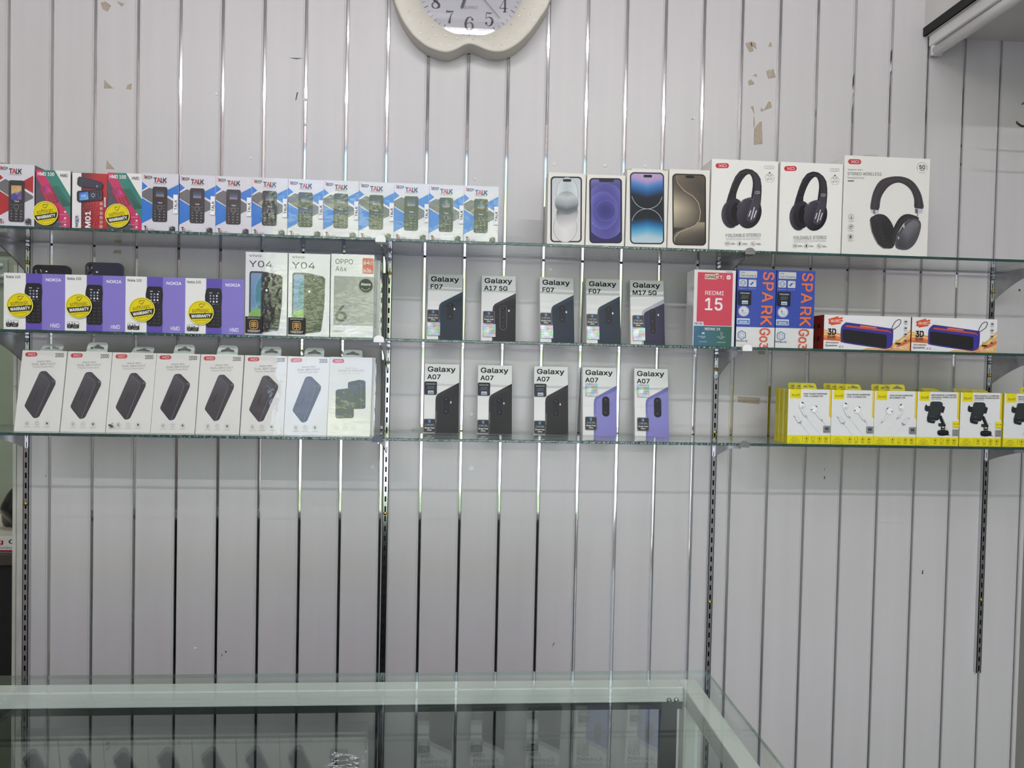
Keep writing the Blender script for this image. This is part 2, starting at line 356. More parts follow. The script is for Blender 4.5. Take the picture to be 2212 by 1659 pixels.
# broken patch in the boards where the old socket was
pts = [(892, 924), (902, 925), (913, 921), (917, 932), (892, 934)]
stuck('repair_patch', z4([(680, 235), (700, 228), (775, 215), (800, 235), (795, 300), (740, 312), (685, 290)], 760, 880, 5.185), mat('pale_filler', (205, 208, 200), rough=.8, var=.2, vscale=(90, 90, 90)), 'uneven pale filler patch on the boards behind the glass shelf')
# floor, ceiling, side and front walls
TILE = mat('floor_tile', (128, 126, 125), rough=.25, var=.15, vscale=(3, 3, 3)); CEIL = mat('ceiling_paint', (225, 224, 220), rough=.8)
SIDE = mat('side_wall_paint', (150, 148, 142), rough=.7, var=.12); SHADE = mat('shop_wall_paint', (165, 158, 152), rough=.8)
def struct(name, boxes, m):
    mb = MB()
    for b in boxes: mb.box(*b, m)
    return tag(mb.build(name), kind='structure')
struct('floor', [(-2.7, FY, -.05, XR + .1, 1.6, 0)], TILE)
struct('ceiling', [(-2.7, FY, ZC, XR + .1, 1.6, ZC + .05)], CEIL)
struct('wall_right', [(XR, FY, 0, XR + .1, 0, ZC)], SIDE)
struct('wall_left', [(-2.3, FY, 0, -2.2, 1.6, ZC)], SHADE)
struct('wall_front', [(-2.2, FY - .1, 0, FX0, FY, ZC), (FX1, FY - .1, 0, XR, FY, ZC), (FX0, FY - .1, FZ1, FX1, FY, ZC)], SHADE)
struct('wall_storeroom', [(-2.2, 1.0, 0, -.2, 1.05, ZC), (-.25, .09, 0, -.2, 1.0, ZC)], mat('storeroom_paint', (172, 182, 160), rough=.8, var=.1))
struct('trim_1', [(XL - .003, -.004, 0, XL + .005, .092, ZO), (XL + .008, -.003, 0, XL + .021, .0, ZO)], mat('aged_white_trim', (196, 194, 186), rough=.5, var=.3, vscale=(30, 30, 8)))
# ------------------------------------------------------------------ soffit box and its light fitting, top right
SX, SZ, SY = 1.104, HC + .903, -.62
mb = MB(); mb.box(SX, SY, SZ, XR, 0, SZ + .35, mat('soffit_grey', (228, 226, 222), rough=.7, var=.12))
mb.box(SX - .004, SY, SZ, SX + .004, -.0005, SZ + .022, BLACK)
tag(mb.build('trim_2'), kind='structure')
bt = empty('tube_light_batten', (SX + .03, 0, SZ)); tag(bt, 'white unlit tube light batten fixed under the grey box in the top right corner', 'light fitting')
WPL = mat('white_enamel', (236, 235, 233), rough=.35)
mb = MB(); mb.box(-.022, SY + .02, -.03, .018, -.006, 0, WPL, bev=.004); mb.build('housing', bt)
mb = MB(); mb.tube([(-.006, y, -.044) for y in (SY + .05, -.3, -.02)], .0135, WPL, 14); mb.build('tube', bt)
mb = MB(); mb.box(-.018, -.02, -.055, .010, -.008, -.026, WPL, bev=.003); mb.build('lamp_holder', bt)
mb = MB(); mb.box(-.026, SY + .35, -.012, -.018, SY + .37, .004, WPL, bev=.001); mb.build('clip', bt)
sl = bpy.data.lights.new('storeroom_fill', 'POINT'); sl.energy = 13; sl.shadow_soft_size = .05; slo = bpy.data.objects.new('storeroom_fill', sl); COL.objects.link(slo); slo.location = (-1.5, .5, 2.7)  # added fill light to brighten the green store room wall, no real bulb
# the lit tube on the ceiling
lt = empty('ceiling_tube_light', (-.1, -1.90, ZC)); tag(lt, 'lit white tube light on the ceiling in front of the panelled wall', 'light fitting')
mb = MB(); mb.box(-.62, -.012, -.035, .62, .012, 0, WPL, bev=.004); mb.build('housing', lt)
mb = MB(); mb.tube([(x, 0, -.05) for x in (-.6, 0, .6)], .009, mat('lit_tube', (253, 248, 255), emit=84), 12); mb.build('tube', lt)
for lx in (-1.25, 1.0):  # two added, unseen tubes that soften the shadows on the boards
    l2 = copy_tree(lt); l2.location = (lx, -2.75, ZC)
    for ch in l2.children:
        if ch.name.startswith('tube'): ch.data = ch.data.copy(); ch.data.materials[0] = mat('fill_tube_glow', (253, 248, 255), emit=245)
    tag(l2, 'added fill tube on the ceiling near the %s side of the open shop front' % ('left' if lx < 0 else 'right'), 'light fitting')
# ------------------------------------------------------------------ uprights, brackets, glass shelves
ZS = [HC + .28554, HC + .06063, HC - .16508]; YF, YB = -.2072, -.018
RX = [-1.167, -.2905, .561, 1.3115]
RN = ['left end', 'left of the centre bay', 'right of the centre bay', 'right end']
for k, x in enumerate(RX):
    zt = ZS[0] + .012 if k in (3,) else ZS[0] + .004; zb = HC - .80 if k == 3 else .25
    r = empty('slotted_upright', (x, 0, zb)); h = zt - zb
    tag(r, ['chrome slotted shelf upright at the left end of the boards, beside the store room opening', 'chrome slotted shelf upright between the left bay and the centre bay', 'chrome slotted shelf upright between the centre bay and the right bay', 'chrome slotted shelf upright at the far right, ending in mid wall'][k], 'shelf upright', 'slotted uprights carrying the glass shelves')
    mb = MB(); a = .0068; d = -.0125
    mb.box(-a, d, 0, -a + .0015, 0, h, RAILM); mb.box(a - .0015, d, 0, a, 0, h, RAILM)
    mb.box(-a, d, 0, -.0022, d + .0015, h, RAILM); mb.box(.0022, d, 0, a, d + .0015, h, RAILM)
    z = .006
    while z < h - .02:                        # bridges between the slots
        mb.box(-.0024, d, z + .0135, .0024, d + .0015, z + .0252, RAILM); z += .0252
    mb.build('channel', r)
    mb = MB(); mb.box(-.005, -.004, .001, .005, -.001, h - .001, BLACK); mb.build('slot_back', r)
    for zz in [HC - .36] if k == 0 else ([HC - .377] if k == 1 else ([HC - .605, HC - .157] if k == 2 else [HC - .60])):
        mb = MB(); mb.lathe([(.0048, .013), (.0046, .0155), (.003, .0168)], (0, 0, zz - zb), BRASS, n=14); o = mb.build('screw', r); o['label'] = 'round brass screw head'
WCLIP = mat('white_plastic_clip', (245, 245, 243), rough=.3); DCLIP = mat('dark_plastic_clip', (60, 70, 82), rough=.3)
side = ['left end', 'left-centre', 'right-centre', 'right end']; lev = ['top', 'middle', 'bottom']
for k, x in enumerate(RX):
    for j, z in enumerate(ZS):
        b = empty('shelf_bracket', (x, 0, z - .0065))
        tag(b, 'grey metal bracket under the %s glass shelf on the %s upright' % (lev[j], side[k]), 'shelf bracket', 'brackets under the glass shelves')
        dz = (.075, .075, .052)[j]; L_ = .188; n = 12; pts = [(-.012, -.0005), (-L_, -.0005), (-L_, -.009)]
        for i in range(n + 1):
            t = i / n; pts.append((-L_ + .012 + (L_ - .024) * t, -.010 - (dz - .010) * t ** 1.6))
        mb = MB(); mb.prism(pts, 'x', -.0012, .0012, STEEL); bp_ = mb.build('plate', b)
        mb = MB(); mb.box(-.005, -L_, -.0012, .005, -.013, 0, STEEL); mb.build('flange', b)
        for zz in ((-.012, -.047) if j < 2 else (-.014,)):
            mb = MB(); sg = 1 if k != 1 else -1
            mb.lathe([(.0052, .0), (.0052, .004), (.0036, .0065), (.0018, .0065), (.0016, .004)], (0, -.013, zz), BRASS if zz < -.04 else STEEL, n=16); mb.build('screw', bp_)
        cm = [[STEEL, STEEL, STEEL], [WCLIP, WCLIP, DCLIP], [STEEL, WCLIP, STEEL], [STEEL, STEEL, STEEL]][k][j]
        mb = MB(); o = [(-.0115, -.003), (.0115, -.003)] + [(.0115 * cos(t * pi / 10), .004 + .0085 * sin(t * pi / 10)) for t in range(0, 11)]
        mb.prism(o, 'y', -L_ - .0235, -L_ - .0195, cm); mb.box(-.0115, -L_ - .0225, -.003, .0115, -L_ + .01, -.0002, cm)
        cl = mb.build('glass_clip', b)
        if cm is WCLIP: cl['label'] = 'white rounded clip gripping the front of the glass'
        if cm is DCLIP: cl['label'] = 'dark blue-grey rounded clip gripping the front of the glass'
PX = [(-1.62, -.2912), (-.2898, .5603), (.5617, XR - .004)]
for i, (a, b) in enumerate(PX):
    for j, z in enumerate(ZS):
        s_ = empty('glass_shelf', ((a + b) / 2, 0, z - .0062))
        tag(s_, 'clear glass shelf with green edge, %s shelf of the %s bay' % (lev[j], ['left', 'centre', 'right'][i]), 'shelf', 'glass shelves on the panelled wall')
        h = (b - a) / 2; t = .0062; mb = MB(); v = [(-h, YF, 0), (h, YF, 0), (h, YB, 0), (-h, YB, 0), (-h, YF, t), (h, YF, t), (h, YB, t), (-h, YB, t)]
        mb.mesh(v, [(0, 3, 2, 1), (4, 5, 6, 7)], GLASS); mb.build('pane', s_)
        mb = MB(); rnd = random.Random(i * 3 + j); n = 260; vs = []
        for k in range(n + 1):              # hand-cut front edge, slightly chipped
            xx = -h + 2 * h * k / n; c = .0005 if i < 2 else .00012
            vs += [(xx, YF + .0008, 0), (xx, YF - rnd.uniform(0, c), rnd.uniform(.0006, .0012)), (xx, YF - rnd.uniform(0, c), t - rnd.uniform(.0006, .0014)), (xx, YF + .0008, t)]
        mb.mesh(vs, [(4 * k + q, 4 * k + q + 4, 4 * k + q + 5, 4 * k + q + 1) for k in range(n) for q in range(3)], EDGE)
        mb.mesh(v, [(2, 3, 7, 6), (1, 2, 6, 5), (3, 0, 4, 7)], EDGE); mb.build('cut_edge', s_)
# ------------------------------------------------------------------ wall clock
CX, CZ, CY = -.1015, HC + .9519, -.052
ck = empty('wall_clock', (CX, -.001, CZ)); tag(ck, 'cream apple-shaped wall clock studded with rhinestones, cut off by the top of the photo', 'clock')
CREAM = mat('cream_clock_plastic', (216, 211, 198), rough=.5); DIAL = mat('dial_silver', (196, 194, 200), rough=.5)
OP = [(838, -75), (841, -50), (847, -18), (856, 11), (874, 49), (896, 78), (921, 98), (947, 109), (965, 112), (983, 107), (1001, 97.5), (1015, 94), (1030, 98), (1051, 107), (1073, 111), (1091, 108.5), (1117, 94), (1142, 70.5), (1167, 36), (1183, 11), (1191, -18), (1196, -50), (1198, -75)]
def outline(sc=1.0):                         # apple outline: two lobes below, a dip at the top
    q = [at(x, y, CY) for x, y in OP]; pol = sorted([(math.atan2(p.z - CZ, p.x - CX) % (2 * pi), math.hypot(p.x - CX, p.z - CZ)) for p in q])
    o = []
    for k in range(120):
        a = 2 * pi * k / 120
        if pol[0][0] <= a <= pol[-1][0]:
            i = next(j for j in range(len(pol) - 1) if pol[j][0] <= a <= pol[j + 1][0]); p = [pol[max(i - 1, 0)], pol[i], pol[i + 1], pol[min(i + 2, len(pol) - 1)]]; t = (a - p[1][0]) / (p[2][0] - p[1][0])
            r = .5 * (2 * p[1][1] + (p[2][1] - p[0][1]) * t + (2 * p[0][1] - 5 * p[1][1] + 4 * p[2][1] - p[3][1]) * t * t + (3 * p[1][1] - p[0][1] - 3 * p[2][1] + p[3][1]) * t ** 3)
        else:
            e0, e1 = pol[-1], (pol[0][0] + 2 * pi, pol[0][1]); aa = a if a > pi else a + 2 * pi; t = max(0, min(1, (aa - e0[0]) / (e1[0] - e0[0]))); r = e0[1] + (e1[1] - e0[1]) * t + .008 * sin(pi * t)
            up = max(0, 1 - abs((a - .5 * pi + pi) % (2 * pi) - pi) / .45); r *= 1 - .16 * (up * up * (3 - 2 * up))
        o.append((r * sc * cos(a), r * sc * sin(a)))
    return o
mb = MB(); rings = [(1.004, -.050), (.996, -.0517), (.98, -.052)]; R1 = .1345
vs = []; n = 120; base = outline()
mb.mesh([(p[0] * k, y, p[1] * k) for k, y in ((1.012, 0), (1.004, -.050)) for p in base], [(k, (k + 1) % n, n + (k + 1) % n, n + k) for k in range(n)], CREAM, smooth=True)
for s_, y in rings: vs += [(p[0] * s_, y, p[1] * s_) for p in base]
vs += [(R1 * cos(2 * pi * k / n), -.050, R1 * sin(2 * pi * k / n)) for k in range(n)] + [(R1 * cos(2 * pi * k / n) * .99, -.034, R1 * sin(2 * pi * k / n) * .99) for k in range(n)]
mb.mesh(vs, [(r * n + k, r * n + (k + 1) % n, (r + 1) * n + (k + 1) % n, (r + 1) * n + k) for r in range(len(rings) + 1) for k in range(n)], CREAM, smooth=True)
ckf = mb.build('frame', ck)
mb = MB(); mb.prism([(R1 * cos(2 * pi * k / n), R1 * sin(2 * pi * k / n)) for k in range(n)], 'y', -.036, -.030, mat('dial', attr=True, rough=.5), lin((190, 189, 196)))
dm = mb.mats[0]; c = Cv(mb, ((-R1, -R1), (R1, -R1), (-R1, R1)), 2 * R1, 2 * R1, dm, clip=False)
# canvas maps down = +; shift so the dial centre is at the origin
_L = c.L; c.L = lambda p: (p[0], -p[1]); c.lay = 0
off = -.0363
INK = (38, 40, 48)
for k in range(60):
    a = 2 * pi * k / 60; r0 = .1215 if k % 5 else .119; c.lay = 3; c.line([(r0 * sin(a), -r0 * cos(a)), (.1295 * sin(a), -.1295 * cos(a))], .0011 if k % 5 else .0020, INK)
def stroke(pts, ws, cx, cy, s_):
    c.lay = 4; P = [(cx + x * s_, cy + y * s_) for x, y in pts]; n = 6; q = []; w = []
    for i in range(len(P) - 1):              # Catmull-Rom through the points
        p0, p1, p2, p3 = P[max(i - 1, 0)], P[i], P[i + 1], P[min(i + 2, len(P) - 1)]
        for k in range(n + (i == len(P) - 2)):
            t = k / n; q.append(tuple(.5 * (2 * p1[j] + (p2[j] - p0[j]) * t + (2 * p0[j] - 5 * p1[j] + 4 * p2[j] - p3[j]) * t * t + (3 * p1[j] - p0[j] - 3 * p2[j] + p3[j]) * t ** 3) for j in (0, 1)))
            w.append((ws[i] + (ws[i + 1] - ws[i]) * t) * s_)
    c.line(q, w, INK)
SR = .0335 / 2
def num(d, cx, cy):
    s_ = SR
    if d == '6':
        stroke([(.45, -.7), (.2, -.95), (-.3, -.75), (-.55, 0), (-.45, .65), (0, .95), (.45, .65), (.5, .3), (.35, -.05), (0, -.15), (-.4, .1)], [.12, .12, .3, .36, .3, .1, .3, .32, .2, .08, .1], cx, cy, s_)
        c.ell(cx + .42 * s_, cy - .62 * s_, .17 * s_, col=INK)
    elif d == '5':
        stroke([(-.45, -.95), (.1, -.9), (.45, -.98)], [.16, .22, .05], cx, cy, s_); stroke([(-.42, -.95), (-.48, -.1)], [.09, .09], cx, cy, s_)
        stroke([(-.48, -.05), (-.1, -.3), (.35, -.15), (.5, .3), (.3, .8), (-.1, .96), (-.5, .7)], [.06, .12, .3, .38, .25, .1, .1], cx, cy, s_); c.ell(cx - .42 * s_, cy + .6 * s_, .18 * s_, col=INK)
    elif d == '7':
        stroke([(-.5, -.85), (0, -.8), (.5, -.95)], [.3, .24, .08], cx, cy, s_); stroke([(-.52, -.95), (-.52, -.5)], [.08, .08], cx, cy, s_); stroke([(.5, -.9), (.1, -.1), (-.08, .9)], [.08, .16, .42], cx, cy, s_)
    elif d == '8':
        stroke([(.0, -.05), (-.42, -.45), (-.25, -.85), (.1, -.95), (.42, -.65), (.3, -.25), (-.2, .05), (-.5, .4), (-.4, .8), (0, .95), (.45, .75), (.5, .4), (.25, .1), (-.3, -.2)], [.3, .3, .12, .08, .2, .12, .1, .2, .2, .08, .3, .36, .34, .3], cx, cy, s_)
    elif d == '4':
        stroke([(.2, .95), (.2, -.95)], [.3, .3], cx, cy, s_); stroke([(.15, -.95), (-.6, .38)], [.08, .08], cx, cy, s_); stroke([(-.6, .4), (.6, .4)], [.1, .1], cx, cy, s_); stroke([(-.1, .95), (.5, .95)], [.1, .1], cx, cy, s_)
for h in range(1, 13):
    a = 2 * pi * h / 12; x, y = .0975 * sin(a), -.0975 * cos(a)
    if str(h) in '45678' and h < 10: num(str(h), x, y)
    else: c.lay = 4; c.text(str(h), x - .011 * len(str(h)), y + .016, .022 * len(str(h)), .032, INK, bold=.01)
c.lay = 4; c.text('QUARTZ', -.015, .061, .034, .0068, (70, 70, 76))
for i in range(len(mb.v)):                   # dial printing sits on the dial disc
    if -.01 < mb.v[i][1] < 0: mb.v[i] = (mb.v[i][0], mb.v[i][1] + off, mb.v[i][2])
mb.build('dial', ck)
HAND = mat('hand_black', (30, 32, 44), rough=.3)
def hand(name, ang, r0, r1, w0, w1, y, lab=None):
    a = radians(ang); d = (sin(a), cos(a)); nn = (cos(a), -sin(a)); pts = [(d[0] * r0 - nn[0] * w0, d[1] * r0 - nn[1] * w0), (d[0] * r1 - nn[0] * w1, d[1] * r1 - nn[1] * w1)]
    for t in range(9):
        q = pi * t / 8; pts.append((d[0] * r1 - nn[0] * w1 * cos(q) + d[0] * w1 * sin(q), d[1] * r1 - nn[1] * w1 * cos(q) + d[1] * w1 * sin(q)))
    pts += [(d[0] * r1 + nn[0] * w1, d[1] * r1 + nn[1] * w1), (d[0] * r0 + nn[0] * w0, d[1] * r0 + nn[1] * w0)]
    mb = MB(); mb.prism(pts, 'y', y - .0008, y, HAND); mb.build(name, ck)
hand('hour_hand', 198, -.01, .062, .0042, .0031, -.0385); hand('minute_hand', 262, -.01, .095, .003, .002, -.0400); hand('second_hand', 137.5, -.03, .111, .0007, .0005, -.0415)
mb = MB(); mb.prism([(R1 * .99 * cos(2 * pi * k / 48), R1 * .99 * sin(2 * pi * k / 48)) for k in range(48)], 'y', -.0462, -.0448, glassmat('clock_glass', (.97, .97, .97))); mb.build('cover_glass', ck)
STONE = mat('rhinestone', (240, 240, 244), rough=.12, metal=.6, bump=.5, bscale=(900, 900, 900))
for x, y in [(265, 68), (352, 138), (367, 245), (408, 38), (460, 123), (486, 265), (482, 398), (635, 308), (588, 462), (670, 425), (792, 422), (720, 528), (840, 550), (928, 455), (1112, 478), (1262, 462), (1384, 428), (1355, 540), (1460, 540), (1530, 450), (1625, 475), (1623, 388), (1573, 288), (1708, 298), (1778, 343), (1668, 192), (1846, 245), (1797, 170), (1726, 95), (1850, 78), (1948, 70)]:
    p = at(820 + x / 5.53, y / 5.53, CY); mb = MB(); mb.lathe([(.0027, -.001), (.0027, .0003), (.0016, .0012), (.0002, .0014)], (p.x - CX, CY + .001, p.z - CZ), STONE, n=8)
    o = mb.build('rhinestone', ckf)
    for f in o.data.polygons: f.use_smooth = False
# ------------------------------------------------------------------ chrome hook, right edge
hk = empty('wall_hook', (XR, -.16, at(2212, 250, -.1).z)); tag(hk, 'bent dark metal double hook at the right edge of the photo, high on the wall', 'hook')
HM = mat('dark_hook_metal', (95, 88, 84), rough=.3, metal=1)
q = at(2196, 263, -.16) - hk.location; q2 = at(2204, 271, -.16) - hk.location; q3 = at(2222, 272, -.16) - hk.location
mb = MB(); mb.tube([q + Vector((0, 0, .001)), q + Vector((.002, 0, -.003)), q2, q2 + Vector((.006, 0, -.002)), q3, Vector((-.002, 0, q3.z))], [.0022, .0026, .0026, .0026, .0026, .0026], HM); mb.build('lower_prong', hk)
q = at(2208, 225, -.16) - hk.location
mb = MB(); mb.tube([q, q + Vector((.006, 0, .005)), q + Vector((.014, 0, .002)), Vector((-.002, 0, q.z))], [.002, .0026, .0026, .0026], HM); mb.build('upper_prong', hk)
mb = MB(); mb.box(-.004, -.012, -.045, -.0005, .012, .05, HM, bev=.001); mb.build('back_plate', hk)
# ------------------------------------------------------------------ store room behind the opening, left
def px_box(x0, y0, x1, y1, Y, d, m, mb, col=(.8, .8, .8), bev=0):
    a, b = at(x0, y1, Y), at(x1, y0, Y); mb.box(a.x, Y, a.z, b.x, Y + d, b.z, m, col, bev)
DK = mat('dark_cabinet', (26, 25, 26), rough=.6); BAG = mat('black_bag', (28, 29, 31), rough=.3, coat=.4, bump=1, bscale=(50, 50, 50), var=.5, vscale=(40, 40, 40))
zc_ = at(15, 1195, .35).z
cb = empty('storeroom_cabinet', (-1.6, .35, 0)); tag(cb, 'dark cabinet in the store room beyond the left opening', 'cabinet')
mb = MB(); mb.box(-.5, 0, 0, .36, .5, zc_ - .03, DK); mb.build('body', cb); mb = MB(); mb.box(-.52, -.02, zc_ - .03, .38, .5, zc_, mat('cabinet_top', (70, 62, 54), rough=.6)); mb.build('top', cb)
xa = at(0, 1150, .36).x
mb = MB(); x1 = xa + .062; px_z = lambda y: at(10, y, .36).z
mb.box(xa - .22, .36, zc_, x1, .62, px_z(1150), mat('cream_carton', (205, 200, 184), rough=.6))
w_, h_ = .282, px_z(1150) - zc_
c = Cv(mb, ((-90, 1150), (32, 1150), (-90, 1195)), w_, h_); i0 = len(mb.v)
c.rect(-90, 1158, 32, 1193, (228, 224, 216)); c.text('g', 0, 1176, 9, 10, (170, 30, 50), bold=.02); c.text('Qi', 16, 1176, 14, 10, (30, 30, 32), bold=.01); c.text('Qorinak U', 0, 1187, 32, 5, (40, 40, 42)); c.rect(-90, 1190, 32, 1194, (150, 30, 45))
for i in range(i0, len(mb.v)): v = mb.v[i]; mb.v[i] = (v[0] + (xa - .22 + x1) / 2, v[1] + .36, v[2] + zc_)
tag(mb.build('carton'), 'cream carton with red and black lettering on the dark store room cabinet', 'box')
def lump(name, c3, r, m, seed, lab, cat, sq=(1, 1, 1)):
    bm = bmesh.new(); bmesh.ops.create_icosphere(bm, subdivisions=4, radius=1); rnd = random.Random(seed); ph = [(Vector((rnd.uniform(-1, 1), rnd.uniform(-1, 1), rnd.uniform(-1, 1))) * 5, rnd.uniform(0, 6)) for _ in range(9)]
    for v in bm.verts:
        d = sum(sin(a.dot(v.co) + b) for a, b in ph) * .035; p = v.co * (1 + d); v.co = Vector((p.x * r * sq[0], p.y * r * sq[1], max(p.z, -.75) * r * sq[2]))
    mb = MB(); mb.mesh([v.co.copy() for v in bm.verts], [[v.index for v in f.verts] for f in bm.faces], m, smooth=True); bm.free()
    return tag(mb.build(name, loc=c3), lab, cat)
zt = px_z(1150)
lump('plastic_bag', (xa + .012, .45, zt + .0525), .07, BAG, 3, 'crumpled black plastic bag on the cream carton in the store room', 'bag', (.85, .8, 1))
sh = empty('wall_plate', (at(6, 585, .995).x, .9985, at(6, 585, .995).z)); tag(sh, 'pale plate with four round studs on the green store room wall', 'wall plate')
mb = MB(); mb.box(-.06, -.012, -.05, .02, 0, .045, mat('pale_green_plate', (165, 178, 168), rough=.4), bev=.004); mb.build('plate', sh)
for dx, dz in ((-.03, -.02), (.004, -.022), (-.002, .018), (-.032, .02)): mb = MB(); mb.lathe([(.010, .011), (.009, .016), (.004, .020)], (dx, 0, dz), mat('stud', (200, 208, 200), rough=.2), n=14); mb.build('stud', sh)
# ------------------------------------------------------------------ glass counter in the foreground
ZT = HC - .508; CR, CBK, CL, CF = .325, -.657, -1.45, -1.30
ctr = empty('display_counter', ((CL + CR) / 2, CBK, 0)); tag(ctr, 'glass-topped display counter with pale green metal frame in the foreground', 'counter')
o0 = ctr.location.copy()
ALU = mat('pale_green_frame', (236, 238, 232), rough=.35, var=.06); DFR = mat('black_sliding_frame', (38, 42, 42), rough=.35)
def cpart(name, boxes, m, bev=.0, lab=None):
    mb = MB()
    for b in boxes: mb.box(b[0] - o0.x, b[1] - o0.y, b[2], b[3] - o0.x, b[4] - o0.y, b[5], m, bev=bev)
    o = mb.build(name, ctr)
    if lab: o['label'] = lab
    return o
g = .006; cpart('glass_top', [(CL, CF, ZT - g, CR, CBK, ZT)], TOPGL)
cpart('glass_edge', [(CL, CBK, ZT - g, CR, CBK + .0006, ZT), (CR, CF, ZT - g, CR + .0006, CBK, ZT)], glassmat('counter_edge', (.80, .88, .84), f0=.18))
r0, r1 = CBK - .048, CBK - .018; ri = CR - .026
cpart('rear_rail', [(CL, r0, ZT - g - .0255, ri - .029, r1, ZT - g - .0004)], ALU, .002)
cpart('side_rail', [(ri - .029, CF, ZT - g - .030, ri, r1, ZT - g - .0004)], ALU, .002)
cpart('corner_post', [(ri - .027, r0 + .002, .02, ri - .002, r1 - .002, ZT - g - .034)], ALU, .002)
for dx in (.012, .024):
    mb = MB(); mb.lathe([(.0045, 0), (.004, .003), (.001, .004)], (ri - .029 - dx - o0.x, r0 - o0.y, ZT - g - .022), STEEL, n=12); mb.build('screw', ctr)
fz = ZT - g - .0255
cpart('sliding_door_frame', [(CL, r0 + .003, fz - .0125, ri - .03, r0 + .012, fz), (ri - .066, r0 + .003, .2, ri - .038, r0 + .012, fz - .0125), (CL, r0 + .003, .18, ri - .038, r0 + .012, .2), (-.83, r0 + .003, .2, -.805, r0 + .012, fz - .0125)], DFR, 0, 'black frame of the sliding rear doors')
cpart('rear_glass', [(CL, r0 + .006, .2, ri - .066, r0 + .009, fz - .0125)], glassmat('rear_glass', (.76, .79, .78)))
cpart('side_glass', [(ri - .012, CF, .2, ri - .007, r0, ZT - g - .034)], GLASS)
cpart('front_panel', [(CL, CF, .18, ri, CF + .012, ZT - g - .034)], mat('counter_front', (70, 72, 72), rough=.5))
cpart('base_cabinet', [(CL, CF + .01, 0, ri, r1, .18)], mat('counter_base', (90, 92, 90), rough=.6))
cpart('inner_shelf', [(CL, CF + .12, .52, ri - .03, r0 - .02, .526)], GLASS)
# ================================================================== THE GOODS
def carton_mesh(mb, W, H, D, body=WH, m=PRINT, bev=.0006, side=None):
    i0 = len(mb.f); mb.box(-W / 2, 0, 0, W / 2, D, H, m, lin(body), bev=bev)
    if side:
        for i in range(i0, len(mb.f)):
            p = [mb.v[k] for k in mb.f[i]]
            if all(q[1] > .0004 for q in p): mb.c[i] = [lin(side)] * len(p)
def softlogic(c, cx, cy, r, rot=-6):         # round warranty sticker, artwork centred on (cx, cy)
    Y, K = (226, 206, 24), (46, 44, 42)
    c.ell(cx, cy, r, col=(240, 232, 96)); c.ell(cx, cy, r * .93, col=K); c.ell(cx, cy, r * .90, col=Y)
    a = radians(rot); R = lambda x, y: (cx + (x * cos(a) - y * sin(a)) * r, cy + (x * sin(a) + y * cos(a)) * r)
    ang = lambda y: math.sqrt(max(0, .9 ** 2 - y * y)); y0, y1 = .06, .50
    p = []
    for k in range(9): y = y0 + (y1 - y0) * k / 8; p.append(R(ang(y), y))
    for k in range(9): y = y1 - (y1 - y0) * k / 8; p.append(R(-ang(y), y))
    c.poly(p, K)
    c.text('WARRANTY', *R(-.74, .40), 1.48 * r, .24 * r, (240, 240, 236), bold=.035, rot=rot)
    c.text('softlogic', *R(-.68, -.02), 1.36 * r, .33 * r, K, rot=rot)
    c.line([R(-.12, -.62), R(.0, -.72), R(.36, -.70), R(.10, -.42), R(.12, -.40)], .05 * r, K); c.line([R(.10, -.42), R(-.1, -.52)], .04 * r, K)
    c.text('GENUINE CARE, YOU CAN TRUST', *R(-.48, .66), .96 * r, .07 * r, K, rot=rot)
def round_sticker(parent, fn, r, loc, name='warranty_sticker', lab='round yellow and black warranty sticker'):
    mb = MB(); y = -.0032
    mb.prism(ellp(0, 0, r, n=32), 'y', -.00035, 0, PLAST, lin((240, 232, 96)))
    c = Cv(mb, ((-1, -1), (1, -1), (-1, 1)), 2 * r, 2 * r, PLAST, clip=False); i0 = len(mb.v); fn(c)
    for i in range(i0, len(mb.v)): v = mb.v[i]; mb.v[i] = (v[0], v[1] - .0004, v[2] - r)
    o = mb.build(name, parent, loc); o['label'] = lab; return o
def rect_sticker(parent, w, h, loc, fn, name, lab, quad, base=(30, 30, 30), rad=.12, m=None):
    mb = MB(); rr = rrp(-w / 2, 0, w / 2, h, min(w, h) * rad, 3); mb.prism(rr, 'y', -.0003, 0, m or PLAST, lin(base))
    c = Cv(mb, quad, w, h, m or PLAST, clip=True); i0 = len(mb.v); fn(c)
    for i in range(i0, len(mb.v)): v = mb.v[i]; mb.v[i] = (v[0], v[1] - .00035, v[2])
    o = mb.build(name, parent, loc); o['label'] = lab; return o
